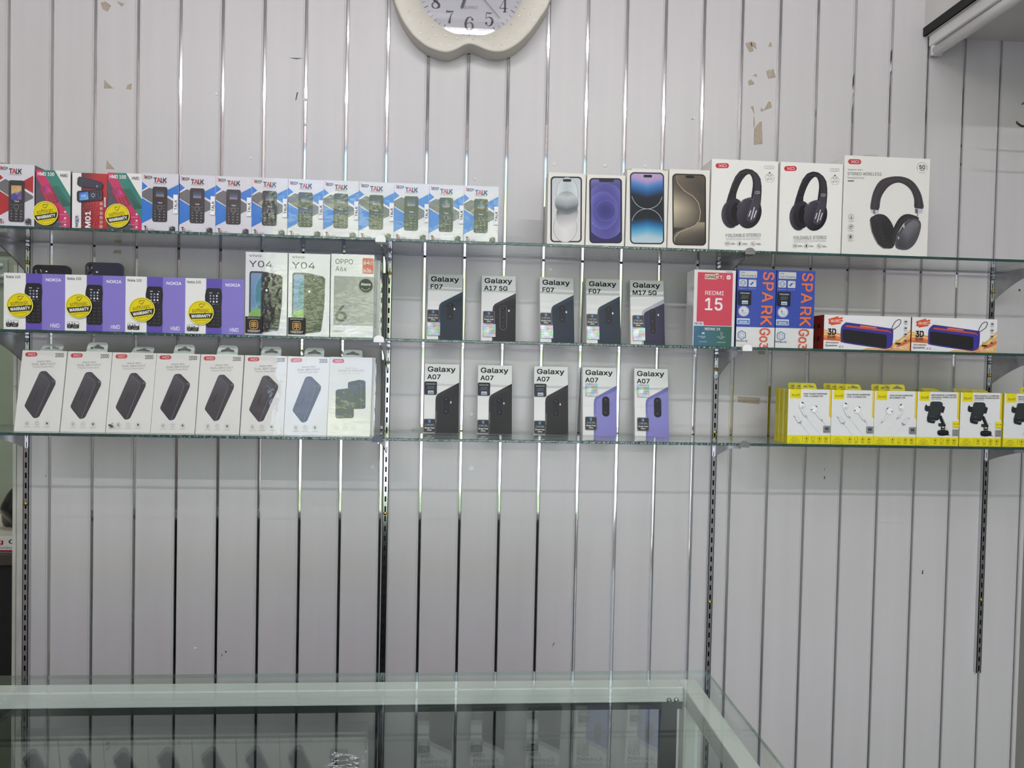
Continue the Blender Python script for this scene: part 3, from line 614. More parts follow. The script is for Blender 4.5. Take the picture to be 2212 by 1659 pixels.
def hang_tab(parent, w, h, D, H, col, m, cx=0, y=.0015, lean=0, name='hang_tab', lab='clear plastic hanging tab with a euro slot'):
    # tab with the euro hole left open
    out = [(-w / 2, 0), (-w / 2 + .001, h * .62)] + [(-w / 2 + .001 + h * .3 * (1 - cos(radians(t))), h * .62 + h * .36 * sin(radians(t))) for t in (30, 60, 90)]
    out += [(-p[0], p[1]) for p in out[::-1]]
    hw = w * .33; hole = [(-hw, h * .42), (-hw * .9, h * .30), (-hw * .3, h * .34), (0, h * .36), (hw * .3, h * .34), (hw * .9, h * .30), (hw, h * .42), (hw * .85, h * .52), (hw * .35, h * .62), (hw * .2, h * .76), (-hw * .2, h * .76), (-hw * .35, h * .62), (-hw * .85, h * .52)]
    tri = tessellate_polygon([[Vector((a, b, 0)) for a, b in out], [Vector((a, b, 0)) for a, b in hole]]); pts = out + hole
    mb = MB(); n = len(out); k = len(hole); vs = [(p[0], 0, p[1]) for p in pts] + [(p[0], .0006, p[1]) for p in pts]; N_ = len(pts)
    fs = [tuple(t) for t in tri] + [tuple(q + N_ for q in t[::-1]) for t in tri] + [(i, (i + 1) % n, N_ + (i + 1) % n, N_ + i) for i in range(n)] + [(n + i, n + (i + 1) % k, N_ + n + (i + 1) % k, N_ + n + i) for i in range(k)]
    mb.mesh(vs, fs, m, lin(col)); o = mb.build(name, parent, (cx, y, H), (lean, 0, 0)); o['label'] = lab; return o
ORD = ['first', 'second', 'third', 'fourth', 'fifth', 'sixth', 'seventh', 'eighth', 'ninth', 'tenth']
def place(px0, px1, pyb, Y, z):               # x extent on the shelf from the photo's left and right edges
    a, b = at(px0, pyb, Y), at(px1, pyb, Y); return (a.x + b.x) / 2, b.x - a.x
def height(px, py, Y, z): return at(px, py, Y).z - z
def xo_logo(c, x0, y0, x1, y1):
    c.rr(x0, y0, x1, y1, (y1 - y0) * .49, (196, 40, 52)); w, h = x1 - x0, y1 - y0; m = y0 + h * .5; t = h * .085
    c.line([(x0 + w * .2, m - h * .2), (x0 + w * .3, m - h * .17), (x0 + w * .42, m + h * .17), (x0 + w * .52, m + h * .2)], t, (238, 228, 226))
    c.line([(x0 + w * .2, m + h * .2), (x0 + w * .3, m + h * .17), (x0 + w * .42, m - h * .17), (x0 + w * .52, m - h * .2)], t, (238, 228, 226))
    c.line(rrp(x0 + w * .53, m - h * .2, x0 + w * .82, m + h * .2, h * .19), t, (238, 228, 226), True)
# ---------------------------------------------------------------- top shelf: keypad phone boxes
LAV = (218, 216, 223)
def lion(c, x, y, s, col=(40, 38, 44)):       # small emblem of a lion holding a sword
    P = lambda l: [(x + a * s, y + b * s) for a, b in l]
    c.poly(P([(.15, .25), (.3, .05), (.45, .1), (.6, .0), (.95, .05), (1, .3), (.98, .7), (1.0, .95), (.85, .95), (.82, .7), (.7, .6), (.65, .95), (.5, .95), (.5, .6), (.4, .62), (.36, .95), (.22, .95), (.25, .6), (.12, .5)]), col)
    c.line(P([(.05, .0), (.05, .85)]), .06 * s, col); c.line(P([(.0, .6), (.3, .45)]), .09 * s, col); c.line(P([(.3, .0), (.6, -.1), (.8, .08)]), .05 * s, col); c.line(P([(.35, .32), (.55, .28)]), .05 * s, (220, 218, 224))
def talk_front(c, main, ox, oy, red=False):
    X = lambda l: [(ox + a, oy + b) for a, b in l]; G = (104, 102, 106)
    c.rect(ox - 2, oy - 2, ox + 320, oy + 480, LAV)
    c.poly(X([(0, 72), (46, 108), (0, 142)]), main); c.poly(X([(0, 153), (62, 118), (150, 150), (150, 300), (0, 196)]), G)
    c.poly(X([(0, 203), (112, 268), (112, 355), (0, 414)]), main); c.poly(X([(212, 133), (306, 84), (306, 222), (212, 176)]), main)
    c.poly(X([(205, 190), (306, 244), (306, 262), (205, 310)]), G); c.line(X([(205, 184), (308, 238)]), 5, (240, 240, 242)); c.line(X([(0, 199), (112, 262)]), 5, (240, 240, 242)); c.line(X([(0, 148), (60, 114)]), 5, (240, 240, 242))
    c.rr(ox + 26, oy + 23, ox + 84, oy + 41, 8, (42, 38, 44)); c.text('YEAR', ox + 36, oy + 38, 40, 11, (235, 235, 238), bold=.02); c.rect(ox + 26, oy + 44, ox + 74, oy + 48, (90, 60, 66)); c.text('1', ox + 15, oy + 44, 13, 26, (196, 40, 46), bold=.04)
    for ch, a, w, cl in (('T', 98, 27, (36, 32, 40)), ('A', 124, 32, (208, 46, 52)), ('L', 158, 20, (36, 32, 40)), ('K', 177, 29, (36, 32, 40))): c.text(ch, ox + a, oy + 73, w, 37, cl, bold=.045)
    for k, ch in enumerate('PREMIUM'): c.text(ch, ox + 99 + k * 15.5, oy + 86, 8, 7, (60, 56, 64), bold=.02)
    x0, y0, x1, y1 = (ox + 91, oy + 110, ox + 213, oy + 395)
    if red: x0, y0, x1, y1 = ox + 97, oy + 128, ox + 231, oy + 450
    w, h = x1 - x0, y1 - y0
    c.rr(x0 - 2, y0 - 2, x1 + 2, y1 + 2, w * .15, (66, 64, 72)); c.rr(x0, y0, x1, y1, w * .14, (38, 37, 43))
    if red:
        c.fill(rrp(x0 + w * .16, y0 + h * .12, x1 - w * .18, y0 + h * .46, 3), lambda a, b: ramp([(0, (196, 150, 90)), (.45, (214, 176, 120)), (.55, (90, 84, 150)), (1, (150, 90, 150))], b * .8 + a * .2), 6, 10)
        c.poly(ellp(x0 + w * .38, y0 + h * .40, w * .2, w * .22), (62, 70, 150)); c.line(ellp(x0 + w * .35, y0 + h * .22, w * .3, n=12, a0=-50, a1=70), 3, (236, 214, 160))
    else:
        c.fill(rrp(x0 + w * .22, y0 + h * .07, x1 - w * .22, y0 + h * .28, 2), lambda a, b: ramp([(0, (40, 42, 50)), (.5, (62, 74, 100)), (.8, (96, 124, 168)), (1, (190, 120, 96))], b), 4, 10)
    ty = y0 + (h * .47 if not red else h * .52); c.text('TALK', x0 + w * .36, ty, w * .3, h * .03, (236, 236, 238), bold=.04)
    ny = y0 + (h * .59 if not red else h * .64)
    c.line(rrp(x0 + w * .36, ny - w * .13, x0 + w * .64, ny + w * .13, w * .07), 3, (150, 148, 156), True)
    for sg in (0, 1): c.rect(x0 + w * (.10 + .62 * sg), ny - h * .055, x0 + w * (.28 + .62 * sg), ny - h * .048, (150, 148, 156)); c.rect(x0 + w * (.13 + .60 * sg), ny + h * .022, x0 + w * (.25 + .60 * sg), ny + h * .030, (130, 128, 136))
    for r, row in enumerate(('123', '456', '789', '*0#')):
        for q, ch in enumerate(row):
            yy = ny + h * (.125 + .083 * r) if not red else ny + h * (.11 + .072 * r)
            c.text(ch, x0 + w * (.14 + .31 * q), yy, w * .06, h * .026, (214, 212, 218), bold=.02)
            if ch.isdigit() and ch != '1': c.rect(x0 + w * (.215 + .31 * q), yy - h * .014, x0 + w * (.275 + .31 * q), yy - h * .002, (130, 128, 134))
    c.text('T', ox + 22, oy + 466, 19, 32, (36, 32, 40), bold=.04); c.ell(ox + 47, oy + 455, 9.5, 11, (196, 40, 46)); c.ell(ox + 47, oy + 455, 3.5, 6, (226, 224, 230)); c.line([(ox + 40, oy + 463), (ox + 54, oy + 447)], 2, (226, 224, 230))
    if not red: c.text('slim', ox + 70, oy + 466, 38, 13, (110, 106, 112))
    lion(c, ox + 232 if not red else ox + 240, oy + 432 if not red else oy + 424, 54)
YS1 = -.2005
xs = [305, 386, 465, 543, 618.5, 695, 772, 848, 924, 1000, 1076]; ys = [510] * 11
TB = (32, 116, 206)
Wt = .0782; Dt = .052; Ht = .1265
tk = empty('keypad_phone_box')
mb = MB(); carton_mesh(mb, Wt, Ht, Dt, LAV, WRAP, side=TB); c = Cv(mb, ((0, 0), (308, 0), (0, 472)), Wt, Ht, WRAP); talk_front(c, TB, 0, 0); tkc = mb.build('carton', tk)
rect_sticker(tkc, .0095, .041, (Wt / 2 - .0049, -.0034, .0395), lambda c: (c.rect(0, 0, 40, 160, (240, 240, 242)), c.text('TALK', 32, 128, 84, 22, (26, 26, 30), bold=.03, rot=-90)), 'seal_sticker', 'small white seal printed with upright lettering', ((0, 0), (38, 0), (0, 158)), (240, 240, 242), .05)
prev = None
for i in range(10):
    o = tk if i == 0 else copy_tree(tk)
    yb = 488 + (xs[i] - 0) * .033
    cx, w = place(xs[i], xs[i + 1], yb, YS1, 0); cx = cx if prev is None else max(cx, prev + Wt + .0004); prev = cx
    o.location = (cx, YS1 + (.0, .001, .0005, .0, .0012, 0, .0008, .0, .001, 0)[i], ZS[0] + .0001)
    tag(o, ['blue and grey keypad phone box, leftmost of ten alike', 'blue and grey keypad phone box, second from the left of ten alike', 'blue and grey keypad phone box, third from the left of ten alike', 'blue and grey keypad phone box, fourth from the left of ten alike', 'blue and grey keypad phone box, fifth from the left of ten alike', 'blue and grey keypad phone box, fifth from the right of ten alike', 'blue and grey keypad phone box, fourth from the right of ten alike', 'blue and grey keypad phone box, third from the right of ten alike', 'blue and grey keypad phone box, second from the right of ten alike', 'blue and grey keypad phone box at the right end of the row of ten'][i], 'box', 'blue keypad phone boxes on the top shelf')
cx, w = place(-5.5, 74.5, 487, YS1, 0); Wr = w - .001; Hr = .1345
mb = MB(); carton_mesh(mb, Wr, Hr, .05, LAV, WRAP, side=(50, 46, 52)); c = Cv(mb, ((-24, 122), (293, 122), (-24, 608)), Wr, Hr, WRAP); talk_front(c, (172, 26, 36), -24, 122, True)
tag(mb.build('keypad_phone_box', loc=(cx, YS1, ZS[0] + .0001)), 'red and grey keypad phone box at the far left of the top shelf', 'box')
def hmd100(c):
    c.rect(300, 160, 610, 640, (236, 235, 232)); MG, TE, DG = (196, 38, 96), (28, 124, 110), (74, 70, 84)
    c.poly([(300, 150), (352, 150), (605, 545), (605, 640), (300, 640)], MG); c.poly([(352, 150), (458, 150), (608, 385), (608, 560)], TE)
    c.poly([(300, 200), (420, 400), (545, 640), (300, 640)], DG)
    c.poly([(425, 300), (495, 285), (600, 430), (598, 445), (535, 460)], (22, 100, 90)); c.poly([(500, 360), (600, 440), (598, 450), (540, 458)], (18, 84, 78))
    c.poly([(340, 305), (422, 280), (434, 288), (505, 412), (498, 428), (418, 448), (405, 440), (342, 318)], (150, 30, 60)); c.poly([(348, 306), (420, 285), (495, 415), (416, 436)], (178, 44, 78))
    c.fill([(358, 306), (410, 292), (436, 336), (384, 352)], lambda a, b: mixc((120, 20, 80), (230, 60, 170), a), 5, 5)
    for r in range(4):
        for q in range(3): x, y = 398 + q * 25 + r * 9, 372 + r * 17 - q * 7; c.poly([(x, y), (x + 15, y - 4), (x + 20, y + 5), (x + 5, y + 9)], (120, 20, 48))
    c.text('HMD 100', 326, 208, 138, 27, (246, 240, 242), bold=.03); c.text('HMD', 514, 214, 62, 25, (34, 34, 38), bold=.01)
    for y in (500, 552, 606): c.ell(558, y, 9, 8, (240, 220, 226))
    c.text('Long lasting battery', 508, 526, 62, 7, (240, 200, 214)); c.text('Wireless', 540, 574, 30, 7, (240, 200, 214)); c.text('radio and MP3', 488, 588, 82, 7, (240, 200, 214)); c.text('Bright Torch', 508, 626, 62, 8, (240, 200, 214))
hm = empty('keypad_phone_box'); cx, w = place(76.5, 151.8, 490, YS1, 0); Wh = w; Hh = .1245
mb = MB(); carton_mesh(mb, Wh, Hh, .045, (120, 40, 60), WRAP, side=(90, 90, 96)); hmd100(Cv(mb, ((308, 162), (600, 162), (308, 632)), Wh, Hh, WRAP)); hmc = mb.build('carton', hm)
round_sticker(hmc, lambda c: softlogic(c, 0, 0, 1, -11), .0262, (-.0135, -.0036, .0300))
hm.location = (cx, YS1, ZS[0] + .0001); tag(hm, 'red and teal keypad phone box with round yellow sticker, left of the dark red box', 'box', 'red and teal phone boxes on the top shelf')
h2 = copy_tree(hm); cx, w = place(233, 304.5, 495, YS1, 0); h2.location = (cx, YS1, ZS[0] + .0001); tag(h2, 'red and teal keypad phone box with round yellow sticker, right of the dark red box')
cx, w = place(153.5, 232, 493, YS1, 0)
mb = MB(); Wm, Hm = w - .003, .1215; carton_mesh(mb, Wm, Hm, .045, (236, 234, 232), WRAP, side=(120, 20, 30)); c = Cv(mb, ((604, 195), (915, 195), (604, 642)), Wm, Hm, WRAP)
c.fill([(686, 190), (920, 190), (920, 650), (686, 650)], lambda a, b: mixc((84, 26, 34), (176, 22, 34), a * 1.6), 8, 3)
for r in range(9):
    for q in range(6): x = 716 + q * 26 + (r % 2) * 9 - r * 2; c.ell(x + 5 * sin(r * 2.1 + q), 432 + r * 24 - q * 5, 3.6 + q * .6, 11, (186, 46, 58), rot=28 + 6 * sin(q * 3 + r))
c.text('M01', 772, 634, 130, 44, (240, 238, 238), bold=.04, rot=-90)
c.text('NE', 660, 630, 38, 20, (34, 38, 52), bold=.03, rot=-90); c.text('X', 668, 592, 26, 30, (30, 90, 170), bold=.03, rot=-90); c.text('it', 660, 562, 22, 22, (34, 38, 52), bold=.03, rot=-90); c.text('MOBILE', 670, 585, 50, 5, (34, 60, 120), rot=-90)
c.poly([(672, 226), (860, 262), (882, 282), (876, 318), (860, 326), (672, 306), (652, 290), (656, 240)], (24, 28, 46)); c.poly([(674, 234), (852, 268), (870, 284), (866, 312), (674, 298)], (36, 42, 66)); c.ell(830, 300, 5, 9, (170, 174, 190))
c.poly([(662, 342), (860, 326), (878, 334), (880, 400), (866, 410), (670, 434), (652, 420), (650, 356)], (20, 24, 40)); c.fill([(672, 356), (750, 346), (754, 408), (676, 418)], lambda a, b: mixc((28, 84, 190), (120, 200, 240), b * .6 + a * .4), 6, 6); c.text('12:25', 690, 388, 40, 14, (240, 246, 250), bold=.02, rot=-5)
for q in range(5):
    for r in range(4): c.ell(772 + q * 24, 350 + r * 16 - q * 2, 4.5, 3, (120, 130, 160))
c.ring(797, 374, 14, 4, (190, 196, 214))
for y in (440, 478, 516, 552, 588, 624): c.line(rrp(860, y - 11, 882, y + 11, 5), 3, (226, 206, 208), True); c.rect(866, y - 4, 876, y + 4, (226, 206, 208))
for k in range(7): c.line([(894 + k * 3, 388), (900 + (k % 3) * 5, 430), (896 + k * 3, 465)], 3, (196, 200, 204))
tag(mb.build('keypad_phone_box', loc=(cx, YS1, ZS[0] + .0001)), 'dark red and white keypad phone box between the two red and teal boxes', 'box')
# boxes standing behind, far left
cb2 = empty('open_carton', (at(-25, 400, -.1).x, -.118, ZS[0] + .0001)); tag(cb2, 'open kraft-edged carton behind the red keypad phone box, far left of the top shelf', 'box')
hh = at(0, 353, -.12).z - ZS[0]; wd = at(61, 353, -.04).x - cb2.location.x
mb = MB(); mb.box(-.10, 0, 0, wd, .09, hh, PRINT, lin((222, 218, 208)), bev=.001); mb.build('carton', cb2)
mb = MB(); mb.mesh([(-.10, 0, hh), (wd, 0, hh), (wd - .022, -.045, hh - .008), (-.10, -.045, hh - .008), (-.10, 0, hh + .0015), (wd, 0, hh + .0015), (wd - .022, -.045, hh - .0065), (-.10, -.045, hh - .0065)], [(0, 3, 2, 1), (4, 5, 6, 7), (0, 1, 5, 4), (1, 2, 6, 5), (2, 3, 7, 6), (3, 0, 4, 7)], PRINT, lin((176, 160, 138))); mb.build('flap', cb2)
p0, p1 = at(77, 420, -.125), at(206, 420, -.125); ht = at(140, 371, -.125).z - ZS[0]
mb = MB(); mb.box(p0.x, -.125, ZS[0] + .0001, p1.x, -.05, ZS[0] + ht, CLEAR)
tag(mb.build('clear_plastic_case'), 'clear plastic case standing behind the red and teal phone boxes', 'case')
# ---------------------------------------------------------------- top shelf: four white smartphone boxes
def smooth(pts, n=4):                        # closed outline rounded through its points
    o = []; m = len(pts)
    for i in range(m):
        p = [pts[(i + j - 1) % m] for j in range(4)]
        for k in range(n):
            t = k / n; o.append(tuple(.5 * (2 * p[1][j] + (p[2][j] - p[0][j]) * t + (2 * p[0][j] - 5 * p[1][j] + 4 * p[2][j] - p[3][j]) * t * t + (3 * p[1][j] - p[0][j] - 3 * p[2][j] + p[3][j]) * t ** 3) for j in (0, 1)))
    return o
def iph1(c):
    c.rr(108, 243, 400, 832, 36, (170, 172, 174)); c.rr(112, 246, 397, 829, 34, (30, 34, 42))
    sc = rrp(124, 258, 385, 818, 26); c.fill(sc, lambda a, b: mixc((196, 202, 204), (222, 214, 212), b), 6, 10)
    c.fill(ellp(262, 400, 98, 150, 0, 30), lambda a, b: mixc((186, 196, 196), (226, 230, 230), abs(a - .5) * 1.5), 12, 12)
    c.ring(262, 400, 98, 2.5, (110, 116, 120), ry=150)
    c.fill(ellp(246, 700, 108, 130, 0, 30), lambda a, b: mixc((196, 192, 190), (226, 222, 220), 1 - abs(a - .5)), 12, 12); c.ring(246, 700, 108, 3, (120, 120, 122), ry=130)
    c.fill(ellp(262, 580, 98, 132, 12, 34), lambda a, b: ramp([(0, (170, 176, 176)), (.4, (92, 96, 98)), (.6, (176, 174, 174)), (1, (222, 216, 214))], b + a * .12), 14, 16)
    c.fill(ellp(258, 480, 108, 104, 8, 34), lambda a, b: ramp([(0, (150, 154, 154)), (.3, (196, 200, 200)), (.62, (150, 156, 158)), (.8, (96, 102, 104)), (1, (130, 134, 134))], b + abs(a - .5) * .25), 14, 16)
    c.rr(222, 268, 300, 291, 11, (26, 26, 28))
def iph2(c):
    c.rr(455, 262, 742, 842, 34, (30, 32, 50)); c.rr(468, 274, 729, 830, 24, (64, 62, 110))
    c.fill(rrp(470, 275, 727, 828, 22), lambda a, b: ramp([(0, (126, 124, 176)), (.12, (84, 82, 136)), (.5, (66, 62, 126)), (1, (44, 42, 84))], b + a * .1), 8, 14)
    def arc(cx, cy, rx, ry, dark, light):
        c.fill([p for p in ellp(cx, cy, rx, ry, 0, 60)], lambda a, b: mixc(dark, light, (abs(a - .5) ** 2 + abs(b - .5) ** 2) * 3.2), 18, 18)
    old = c.m; 
    def clipx(pts): return [(min(max(x, 471), 726), min(max(y, 277), 826)) for x, y in pts]
    for cx, cy, rx, ry, dk, lt in ((600, 555, 190, 245, (62, 58, 124), (110, 106, 178)), (575, 552, 132, 168, (60, 58, 128), (124, 122, 196)), (598, 552, 86, 90, (56, 54, 118), (94, 90, 164))):
        q = clipx(ellp(cx, cy, rx, ry, 0, 60)); c.fill(q, lambda a, b: mixc(dk, lt, (abs(a - .5) ** 2 + abs(b - .5) ** 2) * 2.6), 14, 16)
        e = [p for p in ellp(cx, cy, rx, ry, 0, 60) if 470 < p[0] < 727 and 276 < p[1] < 827]
        for P, Q in zip(e, e[1:] + e[:1]):
            if math.hypot(P[0] - Q[0], P[1] - Q[1]) < 40: c.lay -= 1; c.line([P, Q], 2.6, (160, 160, 222))
        c.lay += 1
    c.rr(540, 268, 672, 297, 12, (30, 32, 48))
def iph3(c):
    c.rr(808, 213, 1116, 844, 40, (34, 40, 58)); sc = rrp(820, 225, 1104, 832, 30)
    c.fill(sc, lambda a, b: ramp([(0, (190, 166, 200)), (.12, (176, 150, 196)), (.2, (62, 124, 186)), (.3, (28, 70, 112)), (.36, (24, 30, 36)), (.62, (24, 28, 32)), (.70, (28, 90, 136)), (.78, (70, 150, 192)), (.9, (176, 200, 208)), (1, (190, 204, 208))], b + abs(a - .5) * (.12 if b < .4 else -.08)), 12, 40)
    up = ellp(962, 396, 138, 137, n=30, a0=12, a1=168); dn = ellp(962, 670, 138, 137, n=30, a0=192, a1=348)
    for s_ in (0, 1):
        A = [p for p in up if (p[0] > 962) == bool(s_)]; B = [p for p in dn if (p[0] > 962) == bool(s_)]
        A.sort(key=lambda p: p[1]); B.sort(key=lambda p: p[1]); c.poly(A + B + [(1104 if s_ else 820, B[-1][1]), (1104 if s_ else 820, A[0][1])], (28, 32, 38))
    c.line(up, 3.4, (200, 214, 220)); c.line(dn, 3.4, (200, 214, 220))
    c.rr(930, 234, 1008, 258, 11, (26, 26, 30))
    c.text('LSE', 790, 193, 36, 10, (30, 30, 30), bold=.02); c.text('BPA', 1110, 196, 38, 10, (30, 30, 30), bold=.02)
def iph4(c):
    c.rr(1182, 225, 1488, 847, 40, (44, 40, 38)); sc = rrp(1194, 237, 1476, 835, 30)
    c.fill(sc, lambda a, b: ramp([(0, (150, 134, 114)), (.4, (84, 74, 64)), (1, (44, 42, 40))], b * .8 + a * .2), 10, 20)
    S1 = [(1212, 225), (1218, 250), (1232, 310), (1290, 372), (1370, 418), (1418, 472), (1437, 550), (1428, 622), (1390, 670), (1310, 706), (1240, 737), (1208, 780), (1198, 840)]
    def sx_(y):
        for (xa_, ya_), (xb_, yb_) in zip(S1, S1[1:]):
            if y <= yb_: return xa_ + (xb_ - xa_) * (y - ya_) / (yb_ - ya_)
        return 1198
    def wave(a, b):
        x, y = 1194 + 282 * a, 237 + 598 * b; d = x - sx_(y)
        if y < 690 and d < 0: t = min(1, -d / 235); k = .20 + .8 * t ** .8 * max(0, 1 - abs(y - 520) / 330); return mixc((48, 45, 42), (206, 190, 162), k)
        if y >= 640 and d >= 0: k = max(0, 1 - (y - 640) / 260) * max(0, 1 - abs(d - 40) / 330); return mixc((46, 43, 41), (176, 160, 136), k * .9)
        k = max(0, 1 - d / 190) * .30 + max(0, .5 - b) * .8; return mixc((44, 42, 40), (150, 132, 110), k) if d >= 0 else mixc((50, 47, 44), (190, 172, 146), .8 - min(.7, -d / 60))
    c.fill(sc, wave, 56, 70)
    c.line(S1[1:-1], [2, 4, 6, 6, 6, 6, 6, 6, 6, 5, 3], (186, 168, 142))
    c.rr(1303, 239, 1381, 262, 11, (22, 22, 24))
YI = -.196
for k, (q, fn, px0, px1, yb, yt, dd, lab) in enumerate((
    (((90, 208), (435, 218), (78, 850)), iph1, 1180.5, 1263, 527.5, 373.5, .05, 'white smartphone box picturing a phone with pale grey bubbles on its screen'),
    (((437, 228), (775, 238), (420, 865)), iph2, 1264, 1348.5, 531, 377.5, .045, 'white smartphone box picturing a phone with violet-blue rings on its screen'),
    (((785, 178), (1155, 186), (765, 872)), iph3, 1350, 1440, 534, 364.5, .045, 'white smartphone box picturing a phone with a blue and black hourglass pattern'),
    (((1158, 185), (1527, 190), (1135, 877)), iph4, 1441, 1530, 536, 366, .045, 'off-white smartphone box picturing a phone with a bronze wave on its screen'))):
    cx, w = place(px0, px1, yb, YI, 0); H = at(px0 + 40, yt, YI).z - ZS[0]; W_ = w - .0012
    mb = MB(); carton_mesh(mb, W_, H, dd, (232, 228, 218), PRINT, bev=.0008); fn(Cv(mb, q, W_, H)); mb.box(-W_ / 2 - .0001, .0105, -.0, W_ / 2 + .0001, .0108, H + .0001, PRINT, lin((170, 166, 158)))
    tag(mb.build('smartphone_box', loc=(cx, YI, ZS[0] + .0001)), lab, 'box', 'white smartphone boxes on the top shelf')
# ---------------------------------------------------------------- top shelf: headphone boxes
DKH, DK2, DK3 = (52, 48, 54), (38, 35, 40), (78, 74, 82)
def headphones_a(c):
    xo_logo(c, 1585, 130, 1698, 173); c.line(rrp(1998, 156, 2083, 181, 12), 2.5, (110, 108, 108), True); c.text('XO-BE39', 2014, 175, 56, 11, (110, 108, 108))
    c.line(ellp(2042, 260, 38, n=26, a0=-160, a1=-20 + 0), 2.5, (120, 118, 118)); c.line(ellp(2042, 260, 38, n=26, a0=-15, a1=60), 2.5, (120, 118, 118)); c.line(ellp(2042, 260, 38, n=26, a0=120, a1=200), 2.5, (120, 118, 118)); c.text('20', 2020, 277, 44, 44, (92, 90, 90)); c.rect(2018, 252, 2066, 258, WH); c.text('Hours play', 2016, 298, 50, 7, (110, 108, 108)); c.poly([(2042, 208), (2052, 217), (2042, 226), (2032, 217)], (92, 90, 90))
    band = [(1672, 478), (1684, 420), (1700, 375), (1722, 310), (1750, 248), (1790, 200), (1842, 181), (1892, 190), (1935, 222), (1962, 268), (1971, 340), (1968, 420), (1950, 520), (1882, 520), (1880, 440), (1896, 330), (1893, 270), (1876, 232), (1850, 232), (1812, 272), (1780, 332), (1756, 400), (1745, 455)]
    c.poly(smooth(band, 3), DK2); c.line(band[:11], 4, DK3); c.line([(1705, 365), (1735, 290), (1790, 222), (1850, 205), (1898, 226)], 10, (60, 56, 62)); c.poly([(1888, 200), (1930, 225), (1955, 275), (1962, 345), (1955, 420), (1905, 420), (1912, 320), (1905, 250)], (58, 54, 60))
    c.line([(1700, 378), (1756, 392)], 3, (20, 20, 22)); c.rect(1716, 376, 1746, 392, (24, 22, 26)); c.line(rrp(1913, 377, 1956, 399, 10), 2.5, (200, 200, 204), True); c.text('XO', 1922, 394, 26, 11, (200, 200, 204))
    c.fill(ellp(1710, 572, 84, 122, 6, 34), lambda a, b: mixc((70, 66, 72), (34, 32, 36), a * .8 + b * .3), 12, 12); c.fill(ellp(1738, 560, 78, 122, 4, 34), lambda a, b: mixc((52, 48, 54), (28, 26, 30), b), 12, 12); c.poly(ellp(1748, 555, 40, 82, 6), (22, 20, 24)); c.line(ellp(1712, 592, 76, 104, 6, n=24, a0=60, a1=200), 5, (84, 80, 88))
    c.fill(ellp(1862, 566, 104, 138, 14, 36), lambda a, b: ramp([(0, (84, 82, 94)), (.3, (64, 60, 70)), (.7, (34, 32, 38)), (1, (28, 26, 30))], a * .6 + b * .5), 16, 16); c.line(ellp(1840, 560, 90, 122, 14, n=20, a0=190, a1=290), 5, (104, 100, 108))
    c.poly([(1905, 400), (1956, 410), (1958, 470), (1925, 600), (1905, 640), (1870, 650), (1842, 632), (1840, 590), (1872, 520), (1888, 470)], (66, 62, 70)); c.line([(1905, 404), (1892, 470), (1848, 580), (1846, 630)], 3, (104, 100, 108))
    for a, b in (((1876, 545), (1858, 598)), ((1907, 516), (1876, 626)), ((1924, 545), (1900, 610))): c.line([a, b], 9, (206, 206, 212))
    c.text('FOLDABLE STEREO', 1660, 775, 297, 28, (150, 148, 146), bold=.02); c.text('WIRELESS HEADPHONE', 1660, 802, 294, 20, (204, 203, 200), bold=.01)
    for x, y, t in ((1672, 832, 'HD'), (1775, 834, ''), (1890, 838, '')):
        c.ring(x, y, 19, 2, (110, 108, 108))
        if t: c.text(t, x - 12, y + 6, 24, 12, (70, 68, 68), bold=.02)
        c.rect(x + 27, y - 5, x + 60, y - 2, (150, 148, 146)); c.rect(x + 27, y + 4, x + 66, y + 8, (110, 108, 108))
    c.rr(1769, 824, 1781, 845, 4, (60, 58, 58)); c.line([(1883, 828), (1886, 840), (1898, 846)], 5, (60, 58, 58))
